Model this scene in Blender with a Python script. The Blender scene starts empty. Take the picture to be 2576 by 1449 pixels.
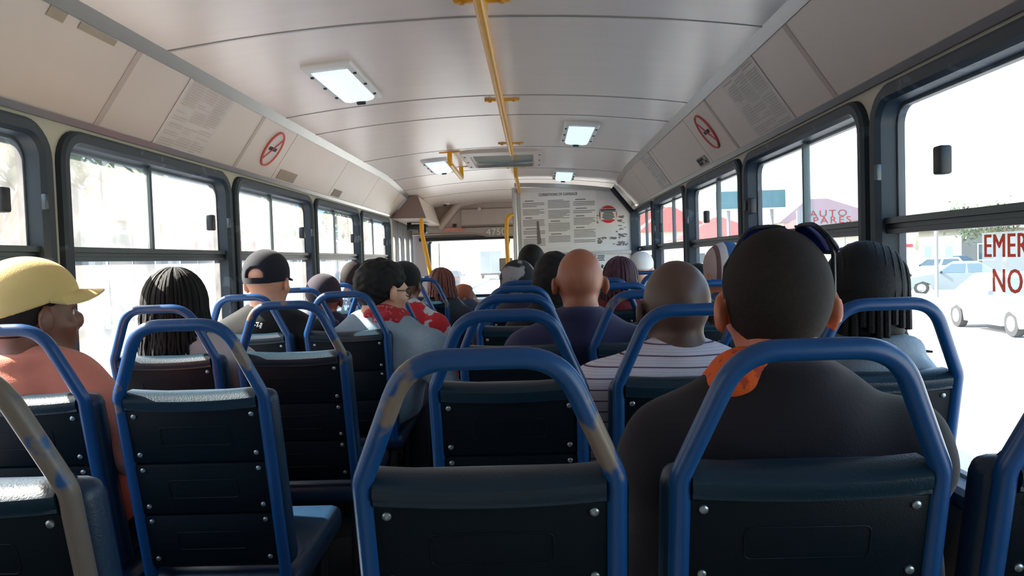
import bpy, bmesh, math, random
import numpy as np
from mathutils import Vector, Matrix

S = bpy.context.scene
C = S.collection
random.seed(7)
R = math.radians

# ------------------------------------------------------------------ camera
FPX, VPX, VPY, ROLL = 1950.0, 1344.0, 650.0, R(1.85)
CZ = 1.15                       # eye height above the bus floor
CAM = Vector((0.21, 0.0, CZ))
_v = Vector(((VPX - 1288) / FPX, (724.5 - VPY) / FPX, -1.0)).normalized()
_u = Vector((math.cos(ROLL), math.sin(ROLL), 0.0))
_u = (_u - _v * _u.dot(_v)).normalized()
_w = _u.cross(_v)
W2C = Matrix((_u, _v, _w)).transposed()      # world axes in camera space (columns)
C2W = W2C.transposed()
cam_data = bpy.data.cameras.new('camera')
cam_data.sensor_width = 36.0
cam_data.lens = FPX / 2576 * 36.0
cam_data.clip_start = 0.05
cam_data.clip_end = 600
cam = bpy.data.objects.new('camera', cam_data)
C.objects.link(cam)
cam.matrix_world = Matrix.Translation(CAM) @ C2W.to_4x4()
S.camera = cam


def at(px, py, d):
    """The place at distance d down the bus that the photograph shows at (px, py)."""
    q = C2W @ Vector(((px - 1288) / FPX, (724.5 - py) / FPX, -1.0))
    return CAM + q * (d / q.y)


def at_x(px, py, X):
    """The place on the lengthwise plane x = X that the photograph shows at (px, py)."""
    q = C2W @ Vector(((px - 1288) / FPX, (724.5 - py) / FPX, -1.0))
    return CAM + q * ((X - CAM.x) / q.x)


# ------------------------------------------------------------------ sky, sun, exposure
world = bpy.data.worlds.new('sky')
S.world = world
world.use_nodes = True
wn, wl = world.node_tree.nodes, world.node_tree.links
wn.clear()
sky = wn.new('ShaderNodeTexSky')
sky.sky_type = 'NISHITA'
sky.sun_disc = False
sky.sun_elevation = R(39)
sky.sun_rotation = R(-70)
sky.altitude = 50
sky.air_density = 1.2
sky.dust_density = 2.5
sky.ozone_density = 1.0
bg = wn.new('ShaderNodeBackground')
bg.inputs[1].default_value = 0.36
wo = wn.new('ShaderNodeOutputWorld')
wl.new(sky.outputs[0], bg.inputs[0])
wl.new(bg.outputs[0], wo.inputs[0])

sun_data = bpy.data.lights.new('sun', 'SUN')
sun_data.energy = 14.0
sun_data.angle = R(0.6)
sun_data.color = (1.0, 0.90, 0.78)
sun = bpy.data.objects.new('sun', sun_data)
C.objects.link(sun)
SUN_DIR = Vector((-0.78, 0.16, 0.64)).normalized()
sun.rotation_euler = SUN_DIR.to_track_quat('Z', 'Y').to_euler()

S.view_settings.view_transform = 'Standard'
S.view_settings.look = 'None'
S.view_settings.gamma = 1.0
S.view_settings.use_curve_mapping = False
S.view_settings.exposure = 1.38
S.cycles.max_bounces = 10
S.cycles.diffuse_bounces = 5
S.cycles.glossy_bounces = 4
S.cycles.transparent_max_bounces = 24
S.cycles.caustics_reflective = False
S.cycles.caustics_refractive = False
S.cycles.sample_clamp_indirect = 6.0


# ------------------------------------------------------------------ materials
MATS = {}


def srgb(r, g, b):
    f = lambda c: ((c / 255 + 0.055) / 1.055) ** 2.4 if c > 10 else c / 255 / 12.92
    return (f(r), f(g), f(b), 1.0)


def mat(name, col, rough=0.5, metal=0.0, var=0.12, scale=12.0, bump=0.0, bscale=None, spec=0.5, col2=None, thr=None, stretch=None, coat=0.0, sheen=0.0, zmin=None):
    """Principled colour with a noise variation; col2 + thr give patches of a second colour (wear, stains)."""
    if name in MATS:
        return MATS[name]
    m = bpy.data.materials.new(name)
    m.use_nodes = True
    n, l = m.node_tree.nodes, m.node_tree.links
    p = n['Principled BSDF']
    p.inputs['Roughness'].default_value = rough
    p.inputs['Metallic'].default_value = metal
    p.inputs['Specular IOR Level'].default_value = spec
    p.inputs['Coat Weight'].default_value = coat
    p.inputs['Sheen Weight'].default_value = sheen
    tc = n.new('ShaderNodeTexCoord')
    src = tc.outputs['Object']
    if stretch:
        mp = n.new('ShaderNodeMapping')
        mp.inputs['Scale'].default_value = stretch
        l.new(src, mp.inputs[0])
        src = mp.outputs[0]
    oi = n.new('ShaderNodeObjectInfo')
    add = n.new('ShaderNodeVectorMath')
    add.operation = 'ADD'
    mul = n.new('ShaderNodeVectorMath')
    mul.operation = 'SCALE'
    mul.inputs['Scale'].default_value = 31.0
    cx = n.new('ShaderNodeCombineXYZ')
    for k in range(3):
        l.new(oi.outputs['Random'], cx.inputs[k])
    l.new(cx.outputs[0], mul.inputs[0])
    l.new(src, add.inputs[0])
    l.new(mul.outputs[0], add.inputs[1])
    nz = n.new('ShaderNodeTexNoise')
    nz.inputs['Scale'].default_value = scale
    nz.inputs['Detail'].default_value = 4
    l.new(add.outputs[0], nz.inputs['Vector'])
    mx = n.new('ShaderNodeMix')
    mx.data_type = 'RGBA'
    c = Vector(col[:3])
    if col2 is not None:
        cr = n.new('ShaderNodeValToRGB')
        cr.color_ramp.elements[0].position = thr
        cr.color_ramp.elements[1].position = min(1, thr + 0.03)
        l.new(nz.outputs['Fac'], cr.inputs[0])
        fac = cr.outputs[0]
        if zmin is not None:          # wear only where hands reach
            sz = n.new('ShaderNodeSeparateXYZ')
            l.new(tc.outputs['Object'], sz.inputs[0])
            zr = n.new('ShaderNodeMapRange')
            zr.inputs['From Min'].default_value, zr.inputs['From Max'].default_value = zmin, zmin + 0.06
            l.new(sz.outputs['Z'], zr.inputs['Value'])
            iv = n.new('ShaderNodeMath'); iv.operation = 'MULTIPLY_ADD'
            iv.inputs[1].default_value = 0.2; iv.inputs[2].default_value = -0.2
            l.new(zr.outputs[0], iv.inputs[0])
            ad = n.new('ShaderNodeMath'); ad.operation = 'ADD'
            l.new(nz.outputs['Fac'], ad.inputs[0]); l.new(iv.outputs[0], ad.inputs[1])
            l.new(ad.outputs[0], cr.inputs[0])
        l.new(fac, mx.inputs['Factor'])
        mx.inputs['A'].default_value = col
        mx.inputs['B'].default_value = col2
    else:
        l.new(nz.outputs['Fac'], mx.inputs['Factor'])
        mx.inputs['A'].default_value = (*(c * (1 - var)), 1)
        mx.inputs['B'].default_value = (*(c * (1 + var)), 1)
    l.new(mx.outputs['Result'], p.inputs['Base Color'])
    if bump:
        nb = n.new('ShaderNodeTexNoise')
        nb.inputs['Scale'].default_value = bscale or scale * 6
        nb.inputs['Detail'].default_value = 3
        l.new(add.outputs[0], nb.inputs['Vector'])
        b = n.new('ShaderNodeBump')
        b.inputs['Strength'].default_value = bump
        b.inputs['Distance'].default_value = 0.01
        l.new(nb.outputs['Fac'], b.inputs['Height'])
        l.new(b.outputs[0], p.inputs['Normal'])
    MATS[name] = m
    return m


def stripes(name, base, line, period, width, axis='Z', rough=0.8, second=None):
    m = mat(name, base, rough, var=0.05, bump=0.2, bscale=300)
    n, l = m.node_tree.nodes, m.node_tree.links
    p = n['Principled BSDF']
    tc = n.new('ShaderNodeTexCoord')
    sp = n.new('ShaderNodeSeparateXYZ')
    l.new(tc.outputs['Object'], sp.inputs[0])
    prev = p.inputs['Base Color'].links[0].from_socket
    for per, wid, colr, off in [(period, width, line, 0.0)] + ([second] if second else []):
        a = n.new('ShaderNodeMath'); a.operation = 'ADD'; a.inputs[1].default_value = 10 + off
        l.new(sp.outputs[axis], a.inputs[0])
        d = n.new('ShaderNodeMath'); d.operation = 'MODULO'; d.inputs[1].default_value = per
        l.new(a.outputs[0], d.inputs[0])
        g = n.new('ShaderNodeMath'); g.operation = 'LESS_THAN'; g.inputs[1].default_value = wid
        l.new(d.outputs[0], g.inputs[0])
        mx = n.new('ShaderNodeMix'); mx.data_type = 'RGBA'
        l.new(g.outputs[0], mx.inputs['Factor'])
        l.new(prev, mx.inputs['A'])
        mx.inputs['B'].default_value = colr
        prev = mx.outputs['Result']
    l.new(prev, p.inputs['Base Color'])
    return m


def glass(name, tint, dust, dustcol=(0.9, 0.9, 0.88, 1), gloss=0.06, patch=0.0):
    """Thin window pane: clear film + a little mirror + dust that scatters the light falling through it."""
    m = bpy.data.materials.new(name)
    m.use_nodes = True
    n, l = m.node_tree.nodes, m.node_tree.links
    n.clear()
    out = n.new('ShaderNodeOutputMaterial')
    tr = n.new('ShaderNodeBsdfTransparent'); tr.inputs[0].default_value = tint
    gl = n.new('ShaderNodeBsdfGlossy'); gl.inputs['Roughness'].default_value = 0.03
    tl = n.new('ShaderNodeBsdfTranslucent'); tl.inputs[0].default_value = dustcol
    df = n.new('ShaderNodeBsdfDiffuse'); df.inputs[0].default_value = dustcol
    m0 = n.new('ShaderNodeMixShader'); m0.inputs[0].default_value = gloss
    m1 = n.new('ShaderNodeMixShader'); m2 = n.new('ShaderNodeMixShader')
    m1.inputs[0].default_value = 0.25
    l.new(tr.outputs[0], m0.inputs[1]); l.new(gl.outputs[0], m0.inputs[2])
    l.new(tl.outputs[0], m1.inputs[1]); l.new(df.outputs[0], m1.inputs[2])
    l.new(m0.outputs[0], m2.inputs[1]); l.new(m1.outputs[0], m2.inputs[2])
    tc = n.new('ShaderNodeTexCoord')
    nz = n.new('ShaderNodeTexNoise'); nz.inputs['Scale'].default_value = 9; nz.inputs['Detail'].default_value = 8
    l.new(tc.outputs['Object'], nz.inputs['Vector'])
    mr = n.new('ShaderNodeMapRange')
    mr.inputs['From Min'].default_value = 0.3; mr.inputs['From Max'].default_value = 0.7
    mr.inputs['To Min'].default_value = max(0, dust - patch); mr.inputs['To Max'].default_value = dust + patch
    l.new(nz.outputs['Fac'], mr.inputs['Value'])
    l.new(mr.outputs['Result'], m2.inputs[0])
    l.new(m2.outputs[0], out.inputs[0])
    MATS[name] = m
    return m


def emit(name, col, strength):
    m = mat(name, col, 0.4)
    p = m.node_tree.nodes['Principled BSDF']
    p.inputs['Emission Color'].default_value = col
    p.inputs['Emission Strength'].default_value = strength
    return m


# ------------------------------------------------------------------ mesh helpers
class MB:
    def __init__(s):
        s.v, s.f = [], []

    def add(s, v, f):
        o = len(s.v)
        s.v += [tuple(p) for p in v]
        s.f += [tuple(i + o for i in q) for q in f]
        return s

    def box(s, x0, x1, y0, y1, z0, z1, M=None):
        v = [Vector((x, y, z)) for x in (x0, x1) for y in (y0, y1) for z in (z0, z1)]
        if M is not None:
            v = [M @ p for p in v]
        return s.add(v, [(0, 1, 3, 2), (4, 6, 7, 5), (0, 4, 5, 1), (2, 3, 7, 6), (0, 2, 6, 4), (1, 5, 7, 3)])

    def rbox(s, c, size, r=0.01, seg=2, M=None):
        bm = bmesh.new()
        bmesh.ops.create_cube(bm, size=1.0)
        for v in bm.verts:
            v.co = Vector((v.co.x * size[0], v.co.y * size[1], v.co.z * size[2]))
        bmesh.ops.bevel(bm, geom=list(bm.edges), offset=min(r, min(size) * 0.49), segments=seg, affect='EDGES', profile=0.5)
        bm.verts.index_update()
        T = (M if M is not None else Matrix.Identity(4)) @ Matrix.Translation(Vector(c))
        s.add([T @ v.co for v in bm.verts], [[v.index for v in f.verts] for f in bm.faces])
        bm.free()
        return s

    def tube(s, path, r, n=10, closed=False, cap=True):
        P = [Vector(p) for p in path]
        N = len(P)
        rr = r if isinstance(r, (list, tuple)) else [r] * N
        prev, rings = None, []
        for i in range(N):
            a = P[(i - 1) % N] if closed or i else P[0]
            b = P[(i + 1) % N] if closed or i < N - 1 else P[-1]
            t = (b - a).normalized()
            if prev is None:
                h = Vector((0, 0, 1)) if abs(t.z) < 0.9 else Vector((1, 0, 0))
                x = t.cross(h).normalized()
            else:
                x = (prev - t * prev.dot(t)).normalized()
            prev = x
            y = t.cross(x)
            rings.append([P[i] + (x * math.cos(2 * math.pi * k / n) + y * math.sin(2 * math.pi * k / n)) * rr[i] for k in range(n)])
        v = [p for g in rings for p in g]
        f = []
        for i in range(N if closed else N - 1):
            j = (i + 1) % N
            for k in range(n):
                f.append((i * n + k, i * n + (k + 1) % n, j * n + (k + 1) % n, j * n + k))
        if cap and not closed:
            f.append(tuple(range(n))[::-1])
            f.append(tuple((N - 1) * n + k for k in range(n)))
        return s.add(v, f)

    def prism(s, poly, ext):
        P = [Vector(p) for p in poly]
        e = Vector(ext)
        n = len(P)
        return s.add(P + [p + e for p in P], [tuple(range(n))[::-1], tuple(range(n, 2 * n))] + [(i, (i + 1) % n, n + (i + 1) % n, n + i) for i in range(n)])

    def lathe(s, prof, n=20, M=None):
        v, f = [], []
        for r, z in prof:
            for k in range(n):
                a = 2 * math.pi * k / n
                p = Vector((r * math.cos(a), r * math.sin(a), z))
                v.append(M @ p if M is not None else p)
        for i in range(len(prof) - 1):
            for k in range(n):
                f.append((i * n + k, i * n + (k + 1) % n, (i + 1) * n + (k + 1) % n, (i + 1) * n + k))
        f.append(tuple(range(n))[::-1])
        f.append(tuple((len(prof) - 1) * n + k for k in range(n)))
        return s.add(v, f)

    def grid(s, fn, nu, nv):
        v = [fn(i / nu, j / nv) for i in range(nu + 1) for j in range(nv + 1)]
        return s.add(v, [(i * (nv + 1) + j, (i + 1) * (nv + 1) + j, (i + 1) * (nv + 1) + j + 1, i * (nv + 1) + j + 1) for i in range(nu) for j in range(nv)])

    def sheet(s, fn, nu, nv, off):
        """A grid with thickness: off(u, v) is the vector to the other face."""
        a = [Vector(fn(i / nu, j / nv)) for i in range(nu + 1) for j in range(nv + 1)]
        b = [p + Vector(off) if not callable(off) else p + Vector(off((k // (nv + 1)) / nu, (k % (nv + 1)) / nv)) for k, p in enumerate(a)]
        n = len(a)
        ix = lambda i, j: i * (nv + 1) + j
        f = []
        for i in range(nu):
            for j in range(nv):
                q = (ix(i, j), ix(i + 1, j), ix(i + 1, j + 1), ix(i, j + 1))
                f += [q, tuple(n + k for k in q[::-1])]
        for i in range(nu):
            f += [(ix(i, 0), n + ix(i, 0), n + ix(i + 1, 0), ix(i + 1, 0)), (ix(i + 1, nv), n + ix(i + 1, nv), n + ix(i, nv), ix(i, nv))]
        for j in range(nv):
            f += [(ix(0, j + 1), n + ix(0, j + 1), n + ix(0, j), ix(0, j)), (ix(nu, j), n + ix(nu, j), n + ix(nu, j + 1), ix(nu, j + 1))]
        return s.add(a + b, f)

    def ell(s, c, r, nu=16, nv=10, M=None):
        prof = [(max(1e-4, math.sin(math.pi * j / nv)), -math.cos(math.pi * j / nv)) for j in range(nv + 1)]
        T = Matrix.Translation(Vector(c)) @ (M.to_4x4() if M is not None else Matrix.Identity(4)) @ Matrix.Diagonal((*r, 1))
        return s.lathe(prof, nu, T)

    def loops(s, A, B, closed=True):
        n = len(A)
        return s.add(list(A) + list(B), [(i, (i + 1) % n, n + (i + 1) % n, n + i) for i in range(n if closed else n - 1)])

    def mesh(s, name, angle=38):
        me = bpy.data.meshes.new(name)
        me.from_pydata(s.v, [], s.f)
        bm = bmesh.new()
        bm.from_mesh(me)
        bmesh.ops.recalc_face_normals(bm, faces=bm.faces)
        bm.to_mesh(me)
        bm.free()
        me.polygons.foreach_set('use_smooth', [True] * len(me.polygons))
        me.set_sharp_from_angle(angle=R(angle))
        return me

    def build(s, name, m, parent=None, loc=(0, 0, 0), angle=38):
        return obj(name, s.mesh(name, angle), m, parent, loc)


def obj(name, me, m, parent=None, loc=(0, 0, 0)):
    if m is not None and not me.materials:
        me.materials.append(m)
    o = bpy.data.objects.new(name, me)
    C.objects.link(o)
    o.location = loc
    o.parent = parent
    return o


def tag(o, label=None, cat=None, group=None, kind=None):
    for k, v in (('label', label), ('category', cat), ('group', group), ('kind', kind)):
        if v:
            o[k] = v
    return o


def empty(name, loc=(0, 0, 0), rz=0.0):
    o = bpy.data.objects.new(name, None)
    o.empty_display_size = 0.1
    C.objects.link(o)
    o.location = loc
    o.rotation_euler = (0, 0, rz)
    return o


def children(o):
    return [x for x in C.objects if x.parent == o]


def copy_tree(o, parent=None, kids=None):
    c = o.copy()
    C.objects.link(c)
    c.parent = parent
    for ch in kids[o.name] if kids else children(o):
        copy_tree(ch, c, kids)
    return c


def fillet(pts, rad, n=6):
    """Polyline with its inner corners rounded; rad: one radius or one for each point."""
    P = [Vector(p) for p in pts]
    out = [P[0]]
    for i in range(1, len(P) - 1):
        r = rad[i] if isinstance(rad, (list, tuple)) else rad
        a, b = (P[i - 1] - P[i]), (P[i + 1] - P[i])
        ang = a.angle(b)
        if r <= 0 or ang > 3.1:
            out.append(P[i]); continue
        t = min(r / math.tan(ang / 2), a.length * 0.49, b.length * 0.49)
        p0, p1 = P[i] + a.normalized() * t, P[i] + b.normalized() * t
        for k in range(n + 1):
            u = k / n
            out.append(p0 * (1 - u) ** 2 + P[i] * 2 * u * (1 - u) + p1 * u * u)
    out.append(P[-1])
    return out


def text_mesh(body, size, depth=0.001, align='CENTER', space=1.0):
    cu = bpy.data.curves.new('lettering', 'FONT')
    cu.body = body
    cu.size = size
    cu.extrude = depth
    cu.align_x = align
    cu.align_y = 'CENTER'
    cu.space_character = space
    cu.resolution_u = 3
    o = bpy.data.objects.new('lettering', cu)
    C.objects.link(o)
    bpy.context.view_layer.update()
    dg = bpy.context.evaluated_depsgraph_get()
    me = bpy.data.meshes.new_from_object(o.evaluated_get(dg))
    bpy.data.objects.remove(o)
    return me


def lettering(body, size, m, parent, M, align='CENTER', space=1.0, name='lettering', sx=1.0):
    me = text_mesh(body, size, align=align, space=space)
    me.transform(M @ Matrix.Diagonal((sx, 1, 1, 1)))
    me.materials.clear()
    return obj(name, me, m, parent)


def frame_m(o, x, y):
    """4x4 with origin o and in-plane axes x, y (z completes it)."""
    x = Vector(x).normalized()
    z = x.cross(Vector(y)).normalized()
    y = z.cross(x)
    M = Matrix((x, y, z)).transposed().to_4x4()
    M.translation = Vector(o)
    return M

# ------------------------------------------------------------------ palette
M_ceil = mat('brushed ceiling sheet', srgb(238, 226, 217), 0.30, 0.22, var=0.05, scale=3, bump=0.04, bscale=60, stretch=(1, 6, 1))
M_cove = mat('cream laminate', srgb(214, 201, 190), 0.42, 0.1, var=0.05, scale=5, bump=0.02)
M_wall = mat('beige wall board', srgb(188, 184, 168), 0.6, var=0.06)
M_trim = mat('aluminium strip', srgb(190, 188, 184), 0.32, 0.8, var=0.05)
M_joint = mat('dark joint', srgb(70, 66, 62), 0.8)
M_rubber = mat('black window rubber', srgb(30, 45, 57), 0.5, var=0.3, scale=9, col2=srgb(64, 78, 88), thr=0.62)  # blue light spill from outside is tinted into the black rubber's colour
M_rail = mat('dark window rail', srgb(78, 86, 90), 0.35, 0.7, var=0.1)
M_black = mat('black plastic', srgb(20, 24, 30), 0.45)
M_floor = mat('dark grey floor vinyl', srgb(52, 52, 54), 0.7, var=0.25, scale=20, bump=0.1)
M_roof = mat('outer roof paint', srgb(225, 225, 225), 0.5)
M_taupe = mat('taupe moulded plastic', srgb(176, 162, 152), 0.5, var=0.06)
M_brown = mat('brown panel board', srgb(128, 104, 96), 0.6, var=0.06)
M_yellow = mat('yellow powder coat', srgb(232, 164, 16), 0.35, var=0.08, scale=20)
M_white = mat('white plastic', srgb(226, 226, 222), 0.4, var=0.03)
M_paper = mat('paper', srgb(222, 214, 206), 0.7, var=0.04)
M_ink = mat('black ink', srgb(50, 46, 46), 0.8)
M_red = mat('red print', srgb(205, 40, 44), 0.6)
M_steel = mat('steel', srgb(170, 172, 175), 0.25, 0.9)
M_dusty = glass('dusty window glass', (0.90, 0.95, 0.96, 1), 0.115, gloss=0.05, patch=0.055)
M_clear = glass('window glass', (0.86, 0.94, 0.96, 1), 0.035, gloss=0.06, patch=0.02)
M_front = glass('windscreen glass', (0.9, 0.97, 0.98, 1), 0.10, gloss=0.05, patch=0.03)
M_tealglass = mat('teal tinted hatch glass', srgb(96, 124, 122), 0.12, var=0.05, spec=0.8)

# ------------------------------------------------------------------ bus shell
XW, Y_BACK, Y_FRONT = 1.15, -0.62, 8.85
XE, ZE, ZC = 0.955, CZ + 0.705, CZ + 0.775      # ceiling edge and crown
Z_COVE = CZ + 0.434
Z_SILL, Z_WTOP = CZ - 0.58, CZ + 0.418
PILLARS = [-0.41, 0.88, 2.17, 3.46, 4.75, 6.03, 7.30]


def ceil_drop(y):
    t = max(0.0, y - 6.3)
    return -0.085 * t + 0.012 * t * t


def ceil_z(x, y):
    return ZC - (ZC - ZE) * (x / XE) ** 2 + ceil_drop(y)


floor = MB().box(-1.2, 1.2, Y_BACK, Y_FRONT, -0.06, 0.0).build('floor', M_floor)
tag(floor, 'dark vinyl floor of the bus between the seats', 'floor', kind='structure')

ceiling = tag(empty('ceiling', (0, 0, 0)), 'arched pale metal bus ceiling of wide sheets with thin joints', 'ceiling', kind='structure')
SEAMS = [Y_BACK, 0.10, 1.30, 2.487, 3.68, 4.18, 5.36, 6.49, 7.02, 7.62, 8.5]
for a, b in zip(SEAMS[:-1], SEAMS[1:]):
    g = 0.0035
    MB().sheet(lambda u, v: (XE * (2 * u - 1), a + g + (b - a - 2 * g) * v, ceil_z(XE * (2 * u - 1), a + (b - a) * v)), 24, 4, (0, 0, 0.006)).build('ceiling_panel', M_ceil, ceiling)
for b in SEAMS[1:-1]:      # backing strip seen through each joint, and the thin lip beside it
    MB().sheet(lambda u, v: (XE * (2 * u - 1), b - 0.02 + 0.04 * v, ceil_z(XE * (2 * u - 1), b) + 0.007), 24, 1, (0, 0, 0.004)).build('joint_strip', M_joint, ceiling)
    MB().sheet(lambda u, v: (XE * (2 * u - 1), b + 0.004 + 0.012 * v, ceil_z(XE * (2 * u - 1), b) - 0.0022), 24, 1, (0, 0, 0.003)).build('joint_lip', M_trim, ceiling)

roof = MB()
roof.sheet(lambda u, v: (1.26 * math.sin((u - 0.5) * math.pi), Y_BACK - 0.1 + (Y_FRONT + 0.15 - Y_BACK) * v,
                         CZ + 0.42 + 0.50 * max(0.0, math.cos((u - 0.5) * math.pi)) ** 0.6), 28, 2, (0, 0, 0.03))
tag(roof.build('roof', M_roof), 'pale outer roof skin above the bus ceiling', 'roof', kind='structure')


def cove_pt(s, y, t, off=0.0):
    """A place on the slanted coving of side s (-1 left, 1 right): t 0 at its foot, 1 at the ceiling."""
    xa, za, xb, zb = 1.135, Z_COVE + 0.012, XE + 0.004, ZE - 0.004
    nx, nz = -(zb - za), (xb - xa)
    n = Vector((nx, 0, nz)).normalized()
    bow = 0.0
    return Vector((s * (xa + (xb - xa) * t + n.x * (off - bow)), y, za + (zb - za) * t + n.z * (off - bow) + ceil_drop(y) * t))


M_cover = mat('grey cover strip', srgb(184, 170, 160), 0.5)
COVE_SEAMS = [Y_BACK, 0.90, 2.37, 3.47, 3.96, 5.05, 6.06, 7.0]
for s, side, num in ((-1, 'left', 1), (1, 'right', 2)):
    tr = tag(empty('trim_%d' % num), 'slanted cream coving panels above the %s windows' % side, 'coving', kind='structure')
    ends = COVE_SEAMS + ([7.34] if s < 0 else [])
    for a, b in zip(ends[:-1], ends[1:]):
        MB().sheet(lambda u, v: cove_pt(s, a + 0.003 + (b - a - 0.006) * u, v), 2, 8, lambda u, v: (s * 0.004, 0, 0.004)).build('coving_panel', M_cove, tr)
    for b in ends[1:-1]:
        wide = b in (2.37, 3.47)
        MB().sheet(lambda u, v: cove_pt(s, b - 0.015 + 0.03 * u, v, 0.0025 if wide else -0.006), 1, 8, lambda u, v: (s * 0.003, 0, 0.003)).build('joint_strip', M_cover if wide else M_joint, tr)
    L = ends[-1] - Y_BACK
    for name, t, w in (('top_strip', 0.965, 0.07), ('foot_strip', 0.0, 0.035)):
        MB().sheet(lambda u, v: cove_pt(s, Y_BACK + L * u, t - w + 2 * w * v, 0.006), 24, 3, lambda u, v: (s * 0.006, 0, 0.006)).build(name, M_trim, tr)


def rrect(y0, y1, z0, z1, rb, rt, n=7):
    out = []
    for cy, cz, r, a0 in ((y1 - rb, z0 + rb, rb, -90), (y1 - rt, z1 - rt, rt, 0), (y0 + rt, z1 - rt, rt, 90), (y0 + rb, z0 + rb, rb, 180)):
        for k in range(n + 1):
            a = R(a0 + 90 * k / n)
            out.append((cy + r * math.cos(a), cz + r * math.sin(a)))
    return out


def around(loop, y0, y1, z0, z1, n=7):
    """For a rrect loop the matching points on the rectangle round it."""
    cs = ((y1, z0), (y1, z1), (y0, z1), (y0, z0))
    out = []
    for c in range(4):
        q = loop[c * (n + 1):(c + 1) * (n + 1)]
        for k, (y, z) in enumerate(q):
            t = k / n
            if c in (0, 2):      # comes along z edge, leaves along y edge
                first, last = (q[0][0], cs[c][1]), (cs[c][0], q[-1][1])
            else:
                first, last = (cs[c][0], q[0][1]), (q[-1][0], cs[c][1])
            a, b, u = (first, cs[c], 2 * t) if t < 0.5 else (cs[c], last, 2 * t - 1)
            out.append((a[0] + (b[0] - a[0]) * u, a[1] + (b[1] - a[1]) * u))
    return out


def wall_bay(mb, s, ya, yb, hole, z0=0.0, z1=Z_COVE + 0.04):
    o = around(hole, ya, yb, z0, z1)
    X = lambda pts, x: [(s * x, y, z) for y, z in pts]
    mb.loops(X(o, XW), X(hole, XW))
    mb.loops(X(hole, XW), X(hole, XW + 0.06))
    mb.loops(X(hole, XW + 0.06), X(o, XW + 0.06))
    mb.loops(X(o, XW + 0.06), X(o, XW))


WIN_N = 0
for s, side, gm in ((-1, 'left', M_dusty), (1, 'right', M_clear)):
    wall = MB()
    wall.box(*sorted((s * XW, s * (XW + 0.06))), Y_BACK, PILLARS[0], 0, Z_COVE + 0.03)
    latch_back = [0.21] * 6 if s < 0 else [0.2, 0.355, 0.085, 0.50, 0.25, 0.25]
    for i in range(6):
        ya, yb = PILLARS[i], PILLARS[i + 1]
        hole = rrect(ya + 0.024, yb - 0.024, Z_SILL, Z_WTOP, 0.03, 0.10)
        wall_bay(wall, s, ya, yb, hole)
        WIN_N += 1
        ins = lambda a: rrect(ya + 0.024 + a, yb - 0.024 - a, Z_SILL + a, Z_WTOP - a, max(0.008, 0.03 - a), 0.10 - a)
        X = lambda pts, x: [(s * x, y, z) for y, z in pts]
        fr = MB()
        prof = [(-0.006, XW + 0.001), (-0.004, XW - 0.016), (0.006, XW - 0.024), (0.030, XW - 0.022), (0.040, XW - 0.008), (0.044, XW + 0.030), (0.052, XW + 0.032), (0.052, XW + 0.05)]
        for (a, xa), (b, xb) in zip(prof[:-1], prof[1:]):
            fr.loops(X(ins(a), xa), X(ins(b), xb))
        nth = ['rearmost', 'second', 'third', 'fourth', 'fifth', 'sixth'][i]
        win = tag(fr.build('window_%d' % WIN_N, M_rubber), '%s window from the back on the %s side, black rubber surround' % (nth, side), 'window', kind='structure')
        y0, y1 = ya + 0.06, yb - 0.06
        zr0, zr1 = CZ + 0.035, CZ + 0.078
        rail = MB()
        for k, (za, zb, xi) in enumerate(((zr0, zr0 + 0.012, 0.004), (zr0 + 0.015, zr0 + 0.024, 0.012), (zr0 + 0.027, zr1, 0.0))):
            rail.box(*sorted((s * (XW + xi), s * (XW + 0.04))), y0, y1, za, zb)
        rail.box(*sorted((s * (XW + 0.016), s * (XW + 0.036))), y0, y1, zr0, zr1)
        rail.build('rail', M_rail, win)
        ym = ya + 0.60
        MB().box(*sorted((s * (XW + 0.014), s * (XW + 0.036))), ym - 0.009, ym + 0.009, zr1, Z_WTOP - 0.045).build('mullion', M_rail, win)
        for name, pa, pb, za, zb, x in (('pane', y0, ym + 0.05, zr1 - 0.004, Z_WTOP - 0.042, XW + 0.022), ('pane', ym - 0.05, y1, zr1 - 0.004, Z_WTOP - 0.042, XW + 0.030), ('pane', y0, y1, Z_SILL + 0.045, zr0 + 0.004, XW + 0.026)):
            q = MB()
            loop = rrect(pa - 0.012, pb + 0.012, za, zb + 0.004, 0.008, 0.05 if za > CZ else 0.008)
            q.add([(s * x, y, z) for y, z in loop], [tuple(range(len(loop)))])
            q.build(name, gm, win)
        yl = yb - latch_back[i]
        lt = MB().rbox((s * (XW + 0.002), yl, CZ + 0.195), (0.03, 0.034, 0.066), 0.006)
        lt.rbox((s * (XW + 0.012), yl + 0.024, CZ + 0.195), (0.02, 0.022, 0.036), 0.004)
        lt.build('latch', M_black, win)
        kp = MB().rbox((s * (XW - 0.012), yb - 0.058, CZ + 0.20), (0.02, 0.012, 0.045), 0.003)
        kp.build('striker', M_rail, win)
    if s < 0:
        wall.box(-XW - 0.06, -XW, 7.30, 7.46, 0, Z_COVE + 0.03)
        wall.box(-XW - 0.06, -XW, 7.46, Y_FRONT, CZ + 0.42, Z_COVE + 0.1)
    else:
        wall.box(XW, XW + 0.06, 7.30, 7.45, 0, Z_COVE + 0.03)
        wall.box(XW, XW + 0.06, 7.45, Y_FRONT, 0, CZ - 0.3)
        wall.box(XW, XW + 0.06, 7.45, Y_FRONT, CZ + 0.4, Z_COVE + 0.1)
    tag(wall.build('wall_%s' % side, M_wall), 'beige %s side wall of the bus with its row of windows' % side, 'wall', kind='structure')

tag(MB().box(-1.21, 1.21, Y_BACK - 0.05, Y_BACK, 0, ZC + 0.05).build('wall_back', M_wall), 'plain rear wall at the back of the bus', 'wall', kind='structure')

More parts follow.
